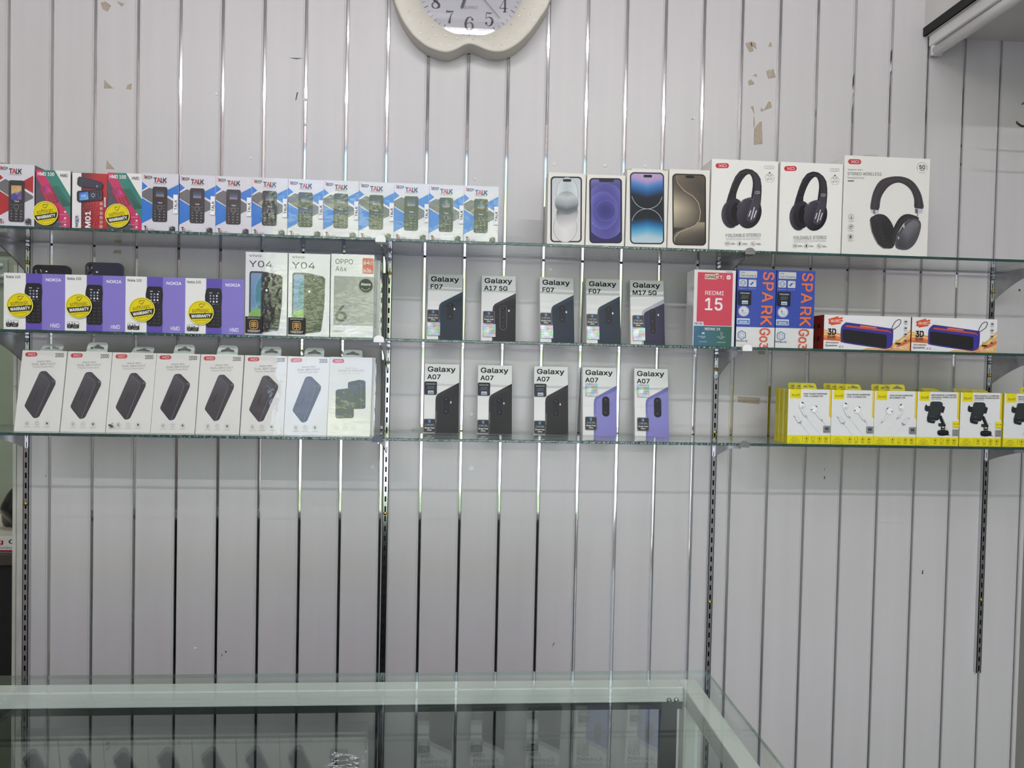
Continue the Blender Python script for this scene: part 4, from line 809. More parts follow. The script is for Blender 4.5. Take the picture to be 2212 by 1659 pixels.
def headphones_c(c):
    xo_logo(c, 752, 171, 860, 212); c.text('Model:XO-BE45', 750, 262, 118, 10, (60, 58, 58), bold=.02); c.text('STEREO WIRELESS', 745, 301, 281, 24, (84, 82, 80), bold=.01); c.text('headphones', 745, 330, 137, 19, (120, 118, 116)); c.rect(745, 344, 796, 352, (40, 40, 42))
    c.line(ellp(1365, 228, 42, n=30, a0=-215, a1=35), 2.5, (60, 58, 58)); c.text('50', 1342, 240, 48, 32, (34, 34, 36), bold=.03); c.rect(1348, 248, 1382, 253, (80, 78, 78)); c.text('Music play', 1340, 272, 50, 7, (90, 88, 88))
    outp = [(932, 578), (938, 500), (962, 420), (1005, 352), (1065, 318), (1160, 304), (1240, 318), (1300, 358), (1345, 430), (1364, 500), (1366, 564), (1297, 560), (1294, 490), (1270, 420), (1225, 375), (1165, 354), (1100, 376), (1050, 425), (1015, 490), (996, 580)]
    c.poly(smooth(outp, 3), (50, 44, 50)); c.line(smooth(outp)[:40], 4, (92, 86, 92)); c.line([(958, 575), (968, 490), (1000, 410), (1050, 352), (1150, 325), (1240, 340), (1300, 395), (1332, 470), (1338, 560)], 3, (84, 78, 84))
    CH = (196, 196, 200)
    c.poly([(930, 577), (996, 582), (994, 610), (960, 614), (930, 600)], CH); c.rect(950, 578, 966, 612, (110, 110, 114)); c.poly([(1296, 560), (1364, 566), (1362, 600), (1330, 606), (1300, 600)], CH); c.rect(1300, 566, 1322, 602, (90, 90, 96)); c.line([(966, 612), (972, 636)], 8, (150, 150, 154)); c.line([(1322, 604), (1312, 642)], 10, (140, 140, 146))
    c.poly(smooth([(922, 660), (950, 630), (1000, 612), (1060, 630), (1110, 700), (1125, 780), (1120, 860), (1095, 892), (1030, 890), (980, 855), (935, 760)], 3), (32, 29, 33)); c.poly(smooth([(1040, 655), (1085, 700), (1105, 770), (1100, 850), (1060, 830), (1025, 740), (1020, 680)], 3), (16, 14, 17)); c.line([(922, 662), (936, 760), (982, 856), (1030, 892), (1080, 893)], 6, (120, 118, 124))
    for k in range(9): c.line([(960 + k * 9, 650 + k * 24), (985 + k * 9, 648 + k * 24)], 4, (60, 56, 60))
    c.poly(smooth([(1092, 830), (1110, 740), (1160, 650), (1215, 612), (1280, 616), (1330, 650), (1200, 690), (1130, 830), (1120, 868)], 3), (30, 27, 31)); c.line([(1112, 850), (1130, 760), (1180, 672), (1235, 632)], 4, (70, 66, 70)); c.line([(1126, 860), (1146, 770), (1196, 690), (1250, 648)], 5, (110, 106, 110))
    cup = [(1128, 862), (1140, 800), (1175, 735), (1225, 672), (1275, 645), (1318, 648), (1344, 680), (1342, 730), (1320, 800), (1285, 860), (1235, 898), (1180, 902), (1140, 890)]
    c.poly(smooth(cup, 3), (72, 70, 76)); c.fill([(1145, 868), (1160, 800), (1195, 738), (1240, 684), (1280, 660), (1312, 664), (1332, 690), (1326, 740), (1304, 800), (1270, 850), (1225, 885), (1175, 888)], lambda a, b: ramp([(0, (120, 120, 126)), (.35, (104, 104, 110)), (.6, (72, 72, 78)), (1, (46, 44, 50))], b * .7 + abs(a - .45) * .6), 14, 14)
    c.rect(1196, 700, 1208, 724, (190, 190, 194)); c.rect(1150, 795, 1160, 816, (190, 190, 194))
    for x, y in ((766, 640), (762, 721), (757, 801)): c.ring(x, y, 22, 2.2, (120, 118, 118)); c.rect(x - 22, y + 32, x + 22, y + 35, (160, 158, 156))
    c.line([(766, 628), (766, 652)], 5, (90, 88, 88)); c.line([(756, 650), (776, 650)], 4, (90, 88, 88)); c.rr(750, 712, 774, 720, 4, (90, 88, 88)); c.text('BT', 752, 736, 20, 9, (70, 68, 68), bold=.02); c.rr(748, 790, 766, 814, 3, (90, 88, 88))
YH = -.197
for k, (px0, px1, yb, yt, lab) in enumerate(((1532, 1676.5, 540, 345.5, 'white headphone box picturing folding black headphones, next to the bronze-screen phone box'), (1677.5, 1814.5, 541.5, 350.5, 'white headphone box picturing folding black headphones, the right one of the pair'))):
    cx, w = place(px0, px1, yb, YH, 0)
    if k == 0: W0 = w - .001; H0 = at(1600, yt, YH).z - ZS[0]; mb = MB(); carton_mesh(mb, W0, H0, .082, (236, 234, 228), PRINT); headphones_a(Cv(mb, ((1555, 90), (2120, 118), (1520, 885)), W0, H0)); ha = mb.build('headphone_box', loc=(cx, YH, ZS[0] + .0001)); o = ha
    else:
        o = copy_tree(ha); o.location = (cx + .0025, YH, ZS[0] + .0001); o.scale = (w / W0 * .985, 1, 1)
    tag(o, lab, 'box', 'pair of folding headphone boxes on the top shelf')
cx, w = place(1816, 2001, 546, YH, 0); H = at(1900, 338.5, YH).z - ZS[0]
hb = empty('headphone_box', (cx + .0022, YH, ZS[0] + .0001)); tag(hb, 'large white headphone box picturing silver and black over-ear headphones, rightmost on the top shelf', 'box')
mb = MB(); carton_mesh(mb, w, H, .09, (236, 233, 226), WRAP); headphones_c(Cv(mb, ((725, 140), (1437, 155), (682, 945)), w, H, WRAP)); mb.build('carton', hb)
hang_tab(hb, .045, .020, .09, H, (225, 225, 222), CLEAR, cx=-.012, y=.05)
# ---------------------------------------------------------------- middle shelf: small purple phone boxes
YN = -.190
def nokia(c):
    c.rect(20, 1030, 222, 1520, (232, 231, 228)); c.rect(218, 1030, 358, 1520, (98, 84, 170)); c.rect(357, 1030, 560, 1520, (134, 122, 196))
    c.text('Nokia 105', 52, 1080, 119, 20, (40, 40, 44), bold=.02)
    c.text('NOKIA', 389, 1097, 128, 23, (236, 236, 244), bold=.03); c.text('HMD', 429, 1470, 78, 33, (240, 240, 246), bold=.005); c.rect(412, 1484, 520, 1486, (180, 172, 220))
    sh = [(218, 1130), (232, 1116), (338, 1116), (352, 1128), (359, 1180), (355, 1240), (352, 1280), (356, 1360), (357, 1420), (342, 1440), (236, 1440), (220, 1424), (220, 1360), (224, 1280), (212, 1235), (209, 1180)]
    c.poly(sh, (44, 42, 46)); c.line(sh, 2, (72, 70, 76), True)
    c.rect(246, 1152, 270, 1157, (220, 222, 226)); c.rect(316, 1153, 328, 1158, (220, 222, 226))
    for r in range(3):
        for q in range(3): cl = (232, 234, 240) if (r, q) in ((0, 2), (2, 1), (2, 2)) else (150, 160, 180); c.rr(250 + q * 28, 1171 + r * 24, 264 + q * 28, 1185 + r * 24, 5, cl)
    c.rect(272, 1244, 298, 1248, (170, 172, 178)); c.rect(312, 1245, 328, 1249, (120, 122, 128)); c.line([(226, 1268), (350, 1268)], 1.6, (72, 70, 74))
    for r in range(5):
        for q in range(3): c.rr(232 + q * 42, 1298 + r * 28, 256 + q * 42, 1308 + r * 28, 4, (70, 66, 68))
    for x in (55, 100):
        w = 43 if x == 55 else 57; c.rr(x, 1418, x + w, 1472, 9, (36, 36, 38)); c.rr(x + 2, 1420, x + w - 2, 1440, 6, (232, 231, 228)); c.rect(x + 12, 1430, x + 26, 1438, (36, 36, 38)); c.text('Torch', x + 7, 1452, w - 18, 7, (225, 225, 225)); c.text('radio', x + 7, 1465, w - 20, 7, (225, 225, 225))
nk = empty('keypad_phone_box'); cx, w = place(8, 140, 711, YN, 0); Wn = place(140.5, 397.5, 715, YN, 0)[1] / 2 - .002; Hn = .1245
mb = MB(); carton_mesh(mb, Wn, Hn, .045, (228, 227, 224), PRINT); nokia(Cv(mb, ((32, 1038), (553, 1038), (32, 1494)), Wn, Hn)); nkc = mb.build('carton', nk)
stk = round_sticker(nkc, lambda c: softlogic(c, 0, 0, 1, -6), .0272, (-Wn / 2 + (177 - 32) / 521 * Wn, -.0036, Hn * (1 - (1297 - 1038) / 456)))
labs = ['white and purple keypad phone box with round sticker, leftmost on the middle shelf', 'white and purple keypad phone box, second from the left on the middle shelf', 'white and purple keypad phone box with round sticker, third from the left', 'white and purple keypad phone box with round sticker, next to the tall white phone boxes']
so = [(0, 0), (-.0042, .0015), (.0015, -.0025), (.0005, -.006)]
for i, (a, b) in enumerate(((8, 140), (142, 268), (272, 397.5), (400, 525))):
    o = nk if i == 0 else copy_tree(nk); cx, w = place(a, b, 715, YN, 0); o.location = (cx, YN, ZS[1] + .0001); tag(o, labs[i], 'box', 'white and purple phone boxes on the middle shelf')
    if i == 0: o.scale = (1.03, 1, 1)
    for ch in o.children[0].children:
        if ch.name.startswith('warranty'): ch.location.x += so[i][0]; ch.location.z += so[i][1]; ch.rotation_euler[1] = radians([0, 0, -5, 3][i])
o = None
# loose phones standing behind them
def phone_back(name, px0, px1, ypt, Y, col, cams, lab):
    a, b = at(px0, ypt, Y), at(px1, ypt, Y); w = b.x - a.x; h = a.z - ZS[1]; m = mat('phone_' + name, col, rough=.12, coat=.6, var=.1)
    e = empty('smartphone', ((a.x + b.x) / 2, Y, ZS[1] + .0001)); tag(e, lab, 'phone', 'smartphones standing behind the purple boxes')
    mb = MB(); mb.prism(rrp(-w / 2, 0, w / 2, h, .011, 6), 'y', 0, .0085, m); mb.build('body', e)
    for dx, dz, r, mm in cams:
        mb = MB(); mb.lathe([(r, 0), (r, .0016), (r * .9, .0022), (r * .88, .0012), (r * .45, .0010), (r * .40, .0014)], (-w / 2 + dx, 0, h - dz), mm, n=28); mb.build('camera_lens' if r > .003 else 'flash', e)
LENS = mat('lens_black', (16, 16, 20), rough=.08, coat=1); FLM = mat('flash_white', (235, 235, 230), rough=.3)
phone_back('ink', 70, 151, 571.5, -.125, (16, 17, 26), [(.0165, .0155, .0105, LENS), (.032, .0150, .0018, FLM)], 'black smartphone with one large camera ring standing behind the leftmost purple box')
phone_back('navy', 184, 265, 566, -.125, (34, 38, 56), [(.013, .0135, .008, LENS), (.013, .0305, .008, LENS), (.027, .0225, .0018, FLM)], 'dark blue smartphone with two stacked cameras standing behind the second purple box')
# ---------------------------------------------------------------- middle shelf: tall white smartphone boxes
YV = -.192
def vivo(c):
    ox, oy = 102, 700; c.rect(95, 695, 450, 1360, (226, 227, 230)); K = (44, 46, 60)
    c.text('vivo', 130, 738, 99, 20, K, bold=.01); c.text('Y04', 130, 818, 187, 50, K, bold=.005)
    c.poly(rrp(134, 850, 260, 1320, 20), (50, 54, 62)); c.fill(rrp(146, 864, 252, 1310, 12), lambda a, b: ramp([(0, (120, 150, 190)), (.5, (96, 140, 180)), (1, (150, 176, 190))], b), 4, 10)
    c.poly(ellp(262, 1030, 84, 150, 0, 40), (74, 132, 150)); c.line(ellp(262, 1030, 84, 150, 0, 40), 2, (170, 206, 216), True); c.poly(ellp(200, 1210, 70, 70), (130, 176, 96)); c.line([(146, 1150), (190, 1130), (240, 1090)], 2, (190, 216, 190))
    body = [(230, 868), (240, 852), (262, 852), (385, 876), (402, 892), (402, 920), (398, 1120), (376, 1298), (366, 1312), (246, 1330), (232, 1322), (228, 1290)]
    c.poly(body, (58, 60, 66)); c.fill([(238, 862), (262, 858), (382, 882), (395, 900), (392, 1110), (368, 1300), (240, 1322), (234, 1290)], lambda a, b: mixc((46, 48, 54), (24, 26, 30), b), 5, 8)
    c.poly(rrp(240, 862, 306, 1020, 26), (34, 36, 40))
    for y in (893, 951): c.ell(273, y, 25, col=(70, 72, 78)); c.ell(273, y, 21, col=(18, 19, 22)); c.ell(273, y, 9, col=(44, 46, 60))
    c.ell(274, 997, 9, col=(240, 240, 238)); c.ell(311, 901, 4.5, col=(240, 240, 238))
def trident(c):
    c.rect(0, 0, 140, 135, (34, 32, 34)); c.text('IMPORTED BY', 17, 17, 106, 9, (215, 214, 214), bold=.01); c.line(rrp(36, 32, 102, 98, 18), 5, (206, 160, 84), True); G = (206, 160, 84)
    for s_ in (-1, 1):
        for k in range(3): c.poly([(69 + s_ * 3, 40 + k * 14), (69 + s_ * 24, 50 + k * 14), (69 + s_ * 24, 58 + k * 14), (69 + s_ * 3, 48 + k * 14)], G)
    c.rect(66, 46, 72, 94, G); c.text('TRIDENT', 19, 124, 102, 17, (236, 236, 236), bold=.01)
Wv = place(528, 619.5, 727, YV, 0)[1] - .0012; Hv = .187
vv = empty('smartphone_box'); mb = MB(); carton_mesh(mb, Wv, Hv, .052, (226, 227, 230), WRAP); vivo(Cv(mb, ((102, 700), (440, 700), (102, 1352)), Wv, Hv, WRAP)); vvc = mb.build('carton', vv)
rect_sticker(vvc, 137 / 338 * Wv, 132 / 652 * Hv, (-Wv / 2 + 75 / 338 * Wv, -.0030, 15 / 652 * Hv), trident, 'importer_sticker', 'square black importer sticker with a gold emblem', ((0, 0), (138, 0), (0, 133)), (34, 32, 34), .01)
for i, (a, b) in enumerate(((528, 619.5), (620.5, 711))):
    o = vv if i == 0 else copy_tree(vv); cx, w = place(a, b, 727, YV, 0); o.location = (cx, YV + .001 * i, ZS[1] + .0001)
    tag(o, ['tall white smartphone box with black importer sticker, beside the purple boxes', 'tall white smartphone box with black importer sticker, beside the box with the large 6'][i], 'box', 'pair of tall white smartphone boxes with black importer stickers')
op = empty('smartphone_box'); cx, w = place(712, 806, 730, YV, 0); Wo = w - .001; Ho = .189; op.location = (cx, YV + .001, ZS[1] + .0001)
tag(op, 'white and grey smartphone box with a large 6 and a dark green round sticker', 'box')
mb = MB(); carton_mesh(mb, Wo, Ho, .05, (226, 227, 226), WRAP); mb.box(-Wo / 2 - .0001, .0006, Ho * .135, Wo / 2 + .0002, .0502, Ho * .735, WRAP, lin((150, 152, 150))); c = Cv(mb, ((782, 712), (1131, 712), (782, 1364)), Wo, Ho, WRAP); c.lay = 5; K = (52, 53, 56)
c.fill([(808, 885), (1131, 885), (1131, 1268), (808, 1268)], lambda a, b: mixc((136, 139, 139), (168, 171, 168), a * .6 + b * .4), 6, 6)
c.rect(782, 880, 808, 1272, (226, 227, 226)); c.text('OPPO', 817, 790, 141, 38, K, bold=.005); c.text('A6x', 818, 846, 90, 36, K); c.rr(1037, 738, 1126, 861, 8, (186, 52, 58)); c.text('64', 1046, 788, 47, 28, (240, 232, 232), bold=.02); c.text('GB', 1098, 775, 20, 10, (240, 200, 200)); c.text('ROM', 1098, 788, 20, 7, (240, 200, 200)); c.text('+', 1072, 826, 16, 14, (240, 210, 210)); c.text('8GB', 1043, 852, 60, 25, (240, 232, 232)); c.text('RAM', 1107, 850, 14, 7, (240, 200, 200))
c.text('6', 824, 1238, 88, 122, (58, 60, 62), bold=.015); c.text('oppo', 808, 1320, 77, 13, (150, 150, 148), bold=.02)
opc = mb.build('carton', op)
def abans(c): c.ell(0, 0, 1, col=(78, 88, 70)); c.ell(0, 0, .92, col=(66, 76, 60)); c.text('Abans', -.72, .02, 1.44, .36, (236, 236, 226), bold=.035); c.line(ellp(0, 0, .72, n=16, a0=30, a1=150), .07, (210, 212, 200))
round_sticker(opc, abans, .0150, (-Wo / 2 + (1067 - 782) / 349 * Wo, -.0036, Ho * (1 - (953 - 712) / 652)), 'round_sticker', 'dark green round sticker with white lettering')
b2 = MB(); carton_mesh(b2, Wo * .98, Ho * .98, .05, (214, 216, 216), WRAP); tag(b2.build('smartphone_box', loc=(cx + .008, YV + .056, ZS[1] + .0001)), 'white smartphone box half hidden behind the box with the large 6', 'box')
# ---------------------------------------------------------------- slim white smartphone boxes leaning on the wall
GW, GH, GD = .0862, .1745, .024
def gal_base(c, model, mw): c.text('Galaxy', 23, 62, 209, 39, (18, 18, 20), bold=.035); c.text(model, 21, 123, mw - 2, 36, (18, 18, 20), bold=.035)
def gal_body(c, edge, body, body2, y0=0):
    D = y0
    c.poly([(86, 560), (86, 290 + D), (90, 262 + D), (102, 243 + D), (122, 230 + D), (266, 146 + D), (266, 560)], edge)
    c.fill([(100, 560), (100, 300 + D), (106, 272 + D), (122, 254 + D), (150, 240 + D), (266, 172 + D), (266, 560)], lambda a, b: mixc(body, body2, b * .6 + a * .4), 8, 10)
    c.line([(86, 560), (86, 290 + D), (90, 262 + D), (102, 243 + D), (122, 230 + D), (266, 146 + D)], 2.5, mixc(edge, (255, 255, 255), .22)); c.rr(90, 380 + D, 95, 470 + D, 2, mixc(edge, (255, 255, 255), .3))
def cam_pill(c, cx, cy, col, ring, n=2, rot=3, lens=(14, 15, 20), rx=30, ry=78):
    c.poly(rrp(cx - rx, cy - ry, cx + rx, cy + ry, rx * .98), ring); c.poly(rrp(cx - rx + 3, cy - ry + 3, cx + rx - 3, cy + ry - 3, rx * .85), col)
    for k in range(n):
        y = cy - ry + rx * 1.0 + (2 * ry - 2 * rx) * k / (n - 1); c.ell(cx, y, rx * .68, rx * .72, lens); c.ell(cx, y, rx * .42, rx * .46, mixc(lens, (70, 72, 90), .35)); c.ell(cx - rx * .12, y - rx * .15, rx * .1, rx * .12, (120, 124, 140))
def st_warr(c):
    c.rr(1, 1, 91, 99, 10, (110, 110, 108)); c.rr(4, 4, 88, 96, 9, (44, 43, 44)); c.rr(40, 8, 53, 30, 3, (86, 142, 196)); c.rr(32, 8, 40, 28, 3, (90, 94, 100)); c.text('1 Year care', 14, 45, 62, 7, (220, 220, 220), bold=.01); c.rect(8, 50, 84, 51.5, (190, 190, 190)); c.text('Break Free', 10, 72, 72, 10, (235, 235, 235), bold=.03); c.text('Offer', 28, 88, 36, 9, (235, 235, 235), bold=.03)
def st_gen(c, m='SAMSUNG'):
    c.rr(0, 0, 94, 104, 8, (34, 35, 40)); c.text(m, 10, 24, 72, 10, (206, 208, 212), bold=.03); c.text('GENUINE', 22, 44, 50, 8, (150, 154, 160)); c.text('PRODUCT', 20, 58, 54, 8, (150, 154, 160)); c.rect(26, 72, 70, 98, (188, 204, 216)); c.text('IKMA', 30, 94, 36, 12, (40, 44, 60), bold=.02)
def st_holo(c, hue=0):
    c.fill([(0, 0), (96, 0), (96, 106), (0, 106)], lambda a, b: (178 + 40 * sin(9 * a + 5 * b + hue), 192 + 32 * sin(8 * b + 3 * a + 1 + hue), 184 + 36 * sin(7 * a - 6 * b + 2)), 16, 16)
    for k in range(5): c.rect(8, 14 + k * 13, 44, 19 + k * 13, (236, 240, 238)); c.rect(52, 14 + k * 13, 88, 19 + k * 13, (206, 150, 160) if k % 2 else (180, 200, 190))
    c.rect(12, 84, 84, 102, (206, 216, 220)); c.text('GENUINE', 22, 97, 50, 7, (120, 130, 160))
HOLO = mat('hologram_foil', attr=True, rough=.3, metal=.15, spec=.3, var=.3, vscale=(300, 300, 300))
def gal_box(spec):
    e = empty('smartphone_box'); mb = MB(); carton_mesh(mb, GW, GH, GD, (230, 230, 226)); c = Cv(mb, ((0, 0), (262, 0), (0, 552)), GW, GH); k = spec
    if k == 'f07': gal_base(c, 'F07', 90); gal_body(c, (44, 62, 72), (36, 50, 60), (30, 42, 52), -6); cam_pill(c, 172, 304, (24, 28, 34), (44, 54, 62)); c.ell(203, 286, 6, 9, (232, 226, 210))
    if k == 'a17': gal_base(c, 'A17 5G', 178); gal_body(c, (52, 52, 56), (34, 34, 38), (28, 28, 31), -6); cam_pill(c, 168, 345, (34, 34, 38), (112, 110, 112), 3, rx=27, ry=100); c.ell(210, 288, 6, 9, (232, 226, 210))
    if k == 'm17': gal_base(c, 'M17 5G', 186); gal_body(c, (176, 176, 182), (44, 44, 72), (38, 38, 62), 8); cam_pill(c, 172, 346, (26, 26, 34), (64, 64, 80), 3, rx=28, ry=108); c.ell(215, 290, 6, 9, (232, 226, 210))
    if k == 'a07': gal_base(c, 'A07', 100); gal_body(c, (50, 49, 50), (40, 40, 41), (40, 38, 38)); cam_pill(c, 168, 335, (32, 32, 33), (56, 56, 57)); c.ell(201, 308, 6, 9, (214, 208, 198))
    if k == 'p07': gal_base(c, 'A07', 100); gal_body(c, (112, 114, 172), (138, 136, 196), (128, 124, 186)); cam_pill(c, 178, 318, (22, 24, 30), (52, 54, 80), 2, rx=29, ry=82); c.ring(214, 296, 5, 2, (110, 110, 160))
    ec = mb.build('carton', e); sx, sz = GW / 262, GH / 552
    S_ = lambda fn, x, y, w, h, name, lab, q, base=(60, 60, 60), m=None: rect_sticker(ec, w * sx, h * sz, ((x + w / 2) * sx - GW / 2, -.0024, GH - (y + h) * sz), fn, name, lab, q, base, .1, m)
    qw = ((0, 0), (92, 0), (0, 100)); qg = ((0, 0), (94, 0), (0, 104)); qh = ((0, 0), (96, 0), (0, 106))
    if k in ('f07', 'a17', 'm17'):
        S_(st_warr, 0 + (k != 'f07') * 14, 297, 90, 100, 'warranty_sticker', 'small black rounded sticker', qw); S_(lambda c: st_holo(c, {'f07': 0, 'a17': 1.5, 'm17': 3}[k]), 2 + (k != 'f07') * 12, 400, 96, 106, 'hologram_sticker', 'silvery rainbow hologram sticker', qh, (200, 205, 205), HOLO)
    if k == 'a07': S_(st_gen, 1, 145, 93, 104, 'seal_sticker', 'black seal sticker with pale label', qg); S_(st_warr, 0, 442, 90, 106, 'warranty_sticker', 'small black rounded sticker', qw)
    if k == 'p07': S_(lambda c: st_holo(c, 2), 22, 134, 92, 104, 'hologram_sticker', 'silvery rainbow hologram sticker', qh, (200, 205, 205), HOLO); S_(st_warr, 18, 404, 90, 106, 'warranty_sticker', 'small black rounded sticker', qw)
    return e
protos = {}
def lean_box(kind, px_l, px_r, yb, yt, zsh, lab, grp, lean=radians(12), Yb=-.070, yaw=0):
    if kind in protos: o = copy_tree(protos[kind])
    else: o = protos[kind] = gal_box(kind)
    cx, w = place(px_l, px_r, yb, Yb, 0); o.location = (cx, Yb, zsh + .0001); o.rotation_euler = (-lean, 0, yaw)
    tag(o, lab, 'box', grp); return o
G1, G2 = 'slim white smartphone boxes on the middle shelf', 'slim white smartphone boxes on the bottom shelf'
for a in (('f07', 922, 997, 741, 0, 'slim white smartphone box with a dark teal phone corner, first of five', radians(1.5)), ('a17', 1039.5, 1112.5, 744, 0, 'slim white smartphone box with a black phone and triple camera strip', radians(0)), ('f07', 1168, 1240, 745, 0, 'slim white smartphone box with a dark teal phone corner, middle of five', radians(2)),
          ('f07', 1268, 1340, 745, 0, 'slim white smartphone box with a dark teal phone corner, fourth of five', radians(-2)), ('m17', 1363, 1436, 746, 0, 'slim white smartphone box with a silver-edged navy phone, rightmost of five', radians(-3.5))):
    lean_box(a[0], a[1], a[2], a[3], a[4], ZS[1], a[5], G1, yaw=a[6])
for a in (('a07', 916.6, 988.5, 931, 'slim white smartphone box with a black phone corner, leftmost on the bottom shelf', radians(2)), ('a07', 1032.7, 1103.8, 932.5, 'slim white smartphone box with a black phone corner, second on the bottom shelf', radians(1)), ('a07', 1154.8, 1226.4, 934, 'slim white smartphone box with a black phone corner, next to the lilac ones', radians(-.5)),
          ('p07', 1259.7, 1332, 935, 'slim white smartphone box with a lilac phone corner, the left one of two', radians(-3)), ('p07', 1372, 1445, 936, 'slim white smartphone box with a lilac phone corner, the right one of two', radians(-4))):
    lean_box(a[0], a[1], a[2], a[3], 0, ZS[2], a[4], G2, yaw=a[5])
# ---------------------------------------------------------------- middle shelf right: red and blue smartphone boxes
YR = -.190
cx, w = place(1496, 1585.5, 743.5, YR, 0); Wr_ = w; Hr_ = .1795
mb = MB(); carton_mesh(mb, Wr_, Hr_, .055, (226, 224, 222), WRAP); c = Cv(mb, ((95, 182), (572, 182), (95, 1075)), Wr_, Hr_, WRAP)
c.rect(133, 212, 538, 832, (206, 50, 76)); c.rr(216, 234, 432, 290, 6, (226, 214, 190)); c.poly([(335, 228), (432, 236), (428, 284), (400, 296), (330, 284)], (190, 60, 50)); c.poly([(330, 224), (372, 222), (372, 238), (336, 236)], (226, 214, 190)); c.text('GNE', 222, 280, 118, 32, (36, 28, 28), bold=.03); c.text('XT', 336, 280, 84, 32, (236, 224, 204), bold=.03)
c.rr(464, 238, 512, 288, 16, (236, 226, 226)); c.text('MI', 474, 271, 27, 15, (200, 90, 100), bold=.02); c.text('REDMI', 224, 474, 212, 46, (240, 232, 232), bold=.012); c.text('15', 228, 650, 196, 138, (242, 234, 234), bold=.02)
c.rect(105, 790, 214, 832, (222, 222, 224)); c.text('NEW', 111, 825, 90, 28, (40, 66, 110), bold=.02)
c.fill([(103, 838), (540, 838), (540, 1072), (103, 1072)], lambda a, b: mixc((54, 104, 140), (30, 92, 78), a * 1.15), 8, 2); c.text('REDMI 15', 231, 885, 174, 27, (228, 234, 232), bold=.015)
c.rr(196, 915, 228, 931, 4, (214, 224, 224)); c.line(rrp(414, 908, 432, 942, 4), 2.5, (214, 224, 224), True)
for t, x, y, w_ in (('7000mAh', 148, 968, 92), ('battery', 188, 982, 45), ('6.9" FHD+', 372, 970, 96), ('Display', 398, 984, 42), ('6GB RAM', 166, 1027, 86), ('128GB ROM', 372, 1030, 96)): c.text(t, x, y, w_, 14 if y in (968, 970) else 10, (206, 218, 216), bold=.01)
c.text('6/128', 455, 208, 70, 14, (70, 66, 150))
tag(mb.build('smartphone_box', loc=(cx, YR, ZS[1] + .0001)), 'red-fronted smartphone box with large white 15 and a teal foot', 'box')
def spark(c):
    B_, O_ = (36, 66, 166), (232, 112, 54); c.rect(1040, 190, 1500, 870, B_); c.rect(1040, 868, 1500, 1110, (224, 224, 220))
    c.rr(1072, 220, 1272, 298, 10, (206, 206, 196)); c.text('15W', 1085, 250, 48, 20, (64, 96, 170), bold=.02); c.text('Fast Charging', 1085, 284, 176, 20, (40, 66, 140), bold=.02)
    c.rr(1070, 318, 1158, 400, 8, (206, 208, 206)); c.ring(1114, 360, 27, 6, (46, 76, 160)); c.line([(1094, 350), (1118, 372), (1136, 350)], 5, (46, 76, 160)); c.rr(1178, 320, 1265, 402, 8, (206, 208, 206)); c.line([(1200, 380), (1232, 346)], 18, (46, 76, 160)); c.line(ellp(1232, 348, 24, n=8, a0=-80, a1=10), 4, (46, 76, 160))
    c.text('Freelink 2.0', 1068, 428, 86, 10, (190, 200, 230)); c.text('Infrared remote', 1176, 428, 88, 10, (170, 184, 220))
    c.ell(1131, 686, 60, 60, (222, 224, 226)); c.ring(1131, 686, 52, 4, (46, 76, 150)); c.text('4', 1104, 694, 24, 34, (46, 66, 130), bold=.02); c.text('Years', 1134, 686, 28, 9, (46, 66, 130)); c.rect(1098, 702, 1164, 705, (46, 66, 130)); c.text('TUV', 1112, 722, 40, 12, (46, 66, 130), bold=.02)
    c.rr(1054, 770, 1202, 836, 8, (222, 226, 228)); c.rect(1060, 784, 1196, 828, (96, 136, 184)); c.text('8GB RAM', 1086, 818, 84, 18, (228, 234, 240), bold=.02)
    P = [(1112, 912), (1158, 936), (1158, 990), (1112, 1010), (1074, 984), (1074, 936)]; c.line([P[5], P[0], P[1], P[2]], 9, (60, 104, 176)); c.line([P[2], P[3], P[4], P[5]], 9, (60, 104, 176)); c.line([(1100, 936), (1138, 950), (1136, 984), (1104, 984), (1092, 956), (1100, 936)], 5, (110, 150, 206))
    c.text('TECNO AI', 1046, 1040, 136, 20, (50, 50, 60), bold=.02)
    y = 222
    for ch, h, st in (('S', 92, 0), ('P', 92, 120), ('A', 116, 232), ('R', 100, 390), ('K', 106, 510)): c.text(ch, 1342 - st * .03, 228 + st, h * .98, 122, O_, bold=.02, rot=90)
    for ch, h, st, w in (('G', 84, 650, 118), ('o', 70, 742, 118), ('3', 70, 820, 96)): c.text(ch, 1320, 228 + st, h * .95, w * .98, (214, 86, 46), bold=.02, rot=90)
sp = empty('smartphone_box'); Ws = place(1589.5, 1756, 747, YR, 0)[1] / 2 - .0008; Hs = .184
mb = MB(); carton_mesh(mb, Ws, Hs, .055, (34, 50, 120), WRAP); spark(Cv(mb, ((1052, 200), (1490, 200), (1052, 1102)), Ws, Hs, WRAP)); spc = mb.build('carton', sp)
rect_sticker(spc, 145 / 438 * Ws, 165 / 902 * Hs, (-Ws / 2 + 82 / 438 * Ws, -.0030, Hs * (1 - (615 - 200) / 902)), lambda c: st_gen(c, 'TECNO'), 'seal_sticker', 'black seal sticker with pale blue label', ((0, 0), (94, 0), (0, 104)), (34, 35, 38), .06)
for i, (a, b) in enumerate(((1589, 1672.5), (1673, 1756.5))):
    o = sp if i == 0 else copy_tree(sp); cx, w = place(a, b, 747, YR, 0); o.location = (cx + .0004 * i, YR, ZS[1] + .0001)
    tag(o, ['blue smartphone box with orange sideways lettering, beside the red box', 'blue smartphone box with orange sideways lettering, beside the speaker boxes'][i], 'box', 'pair of blue smartphone boxes')
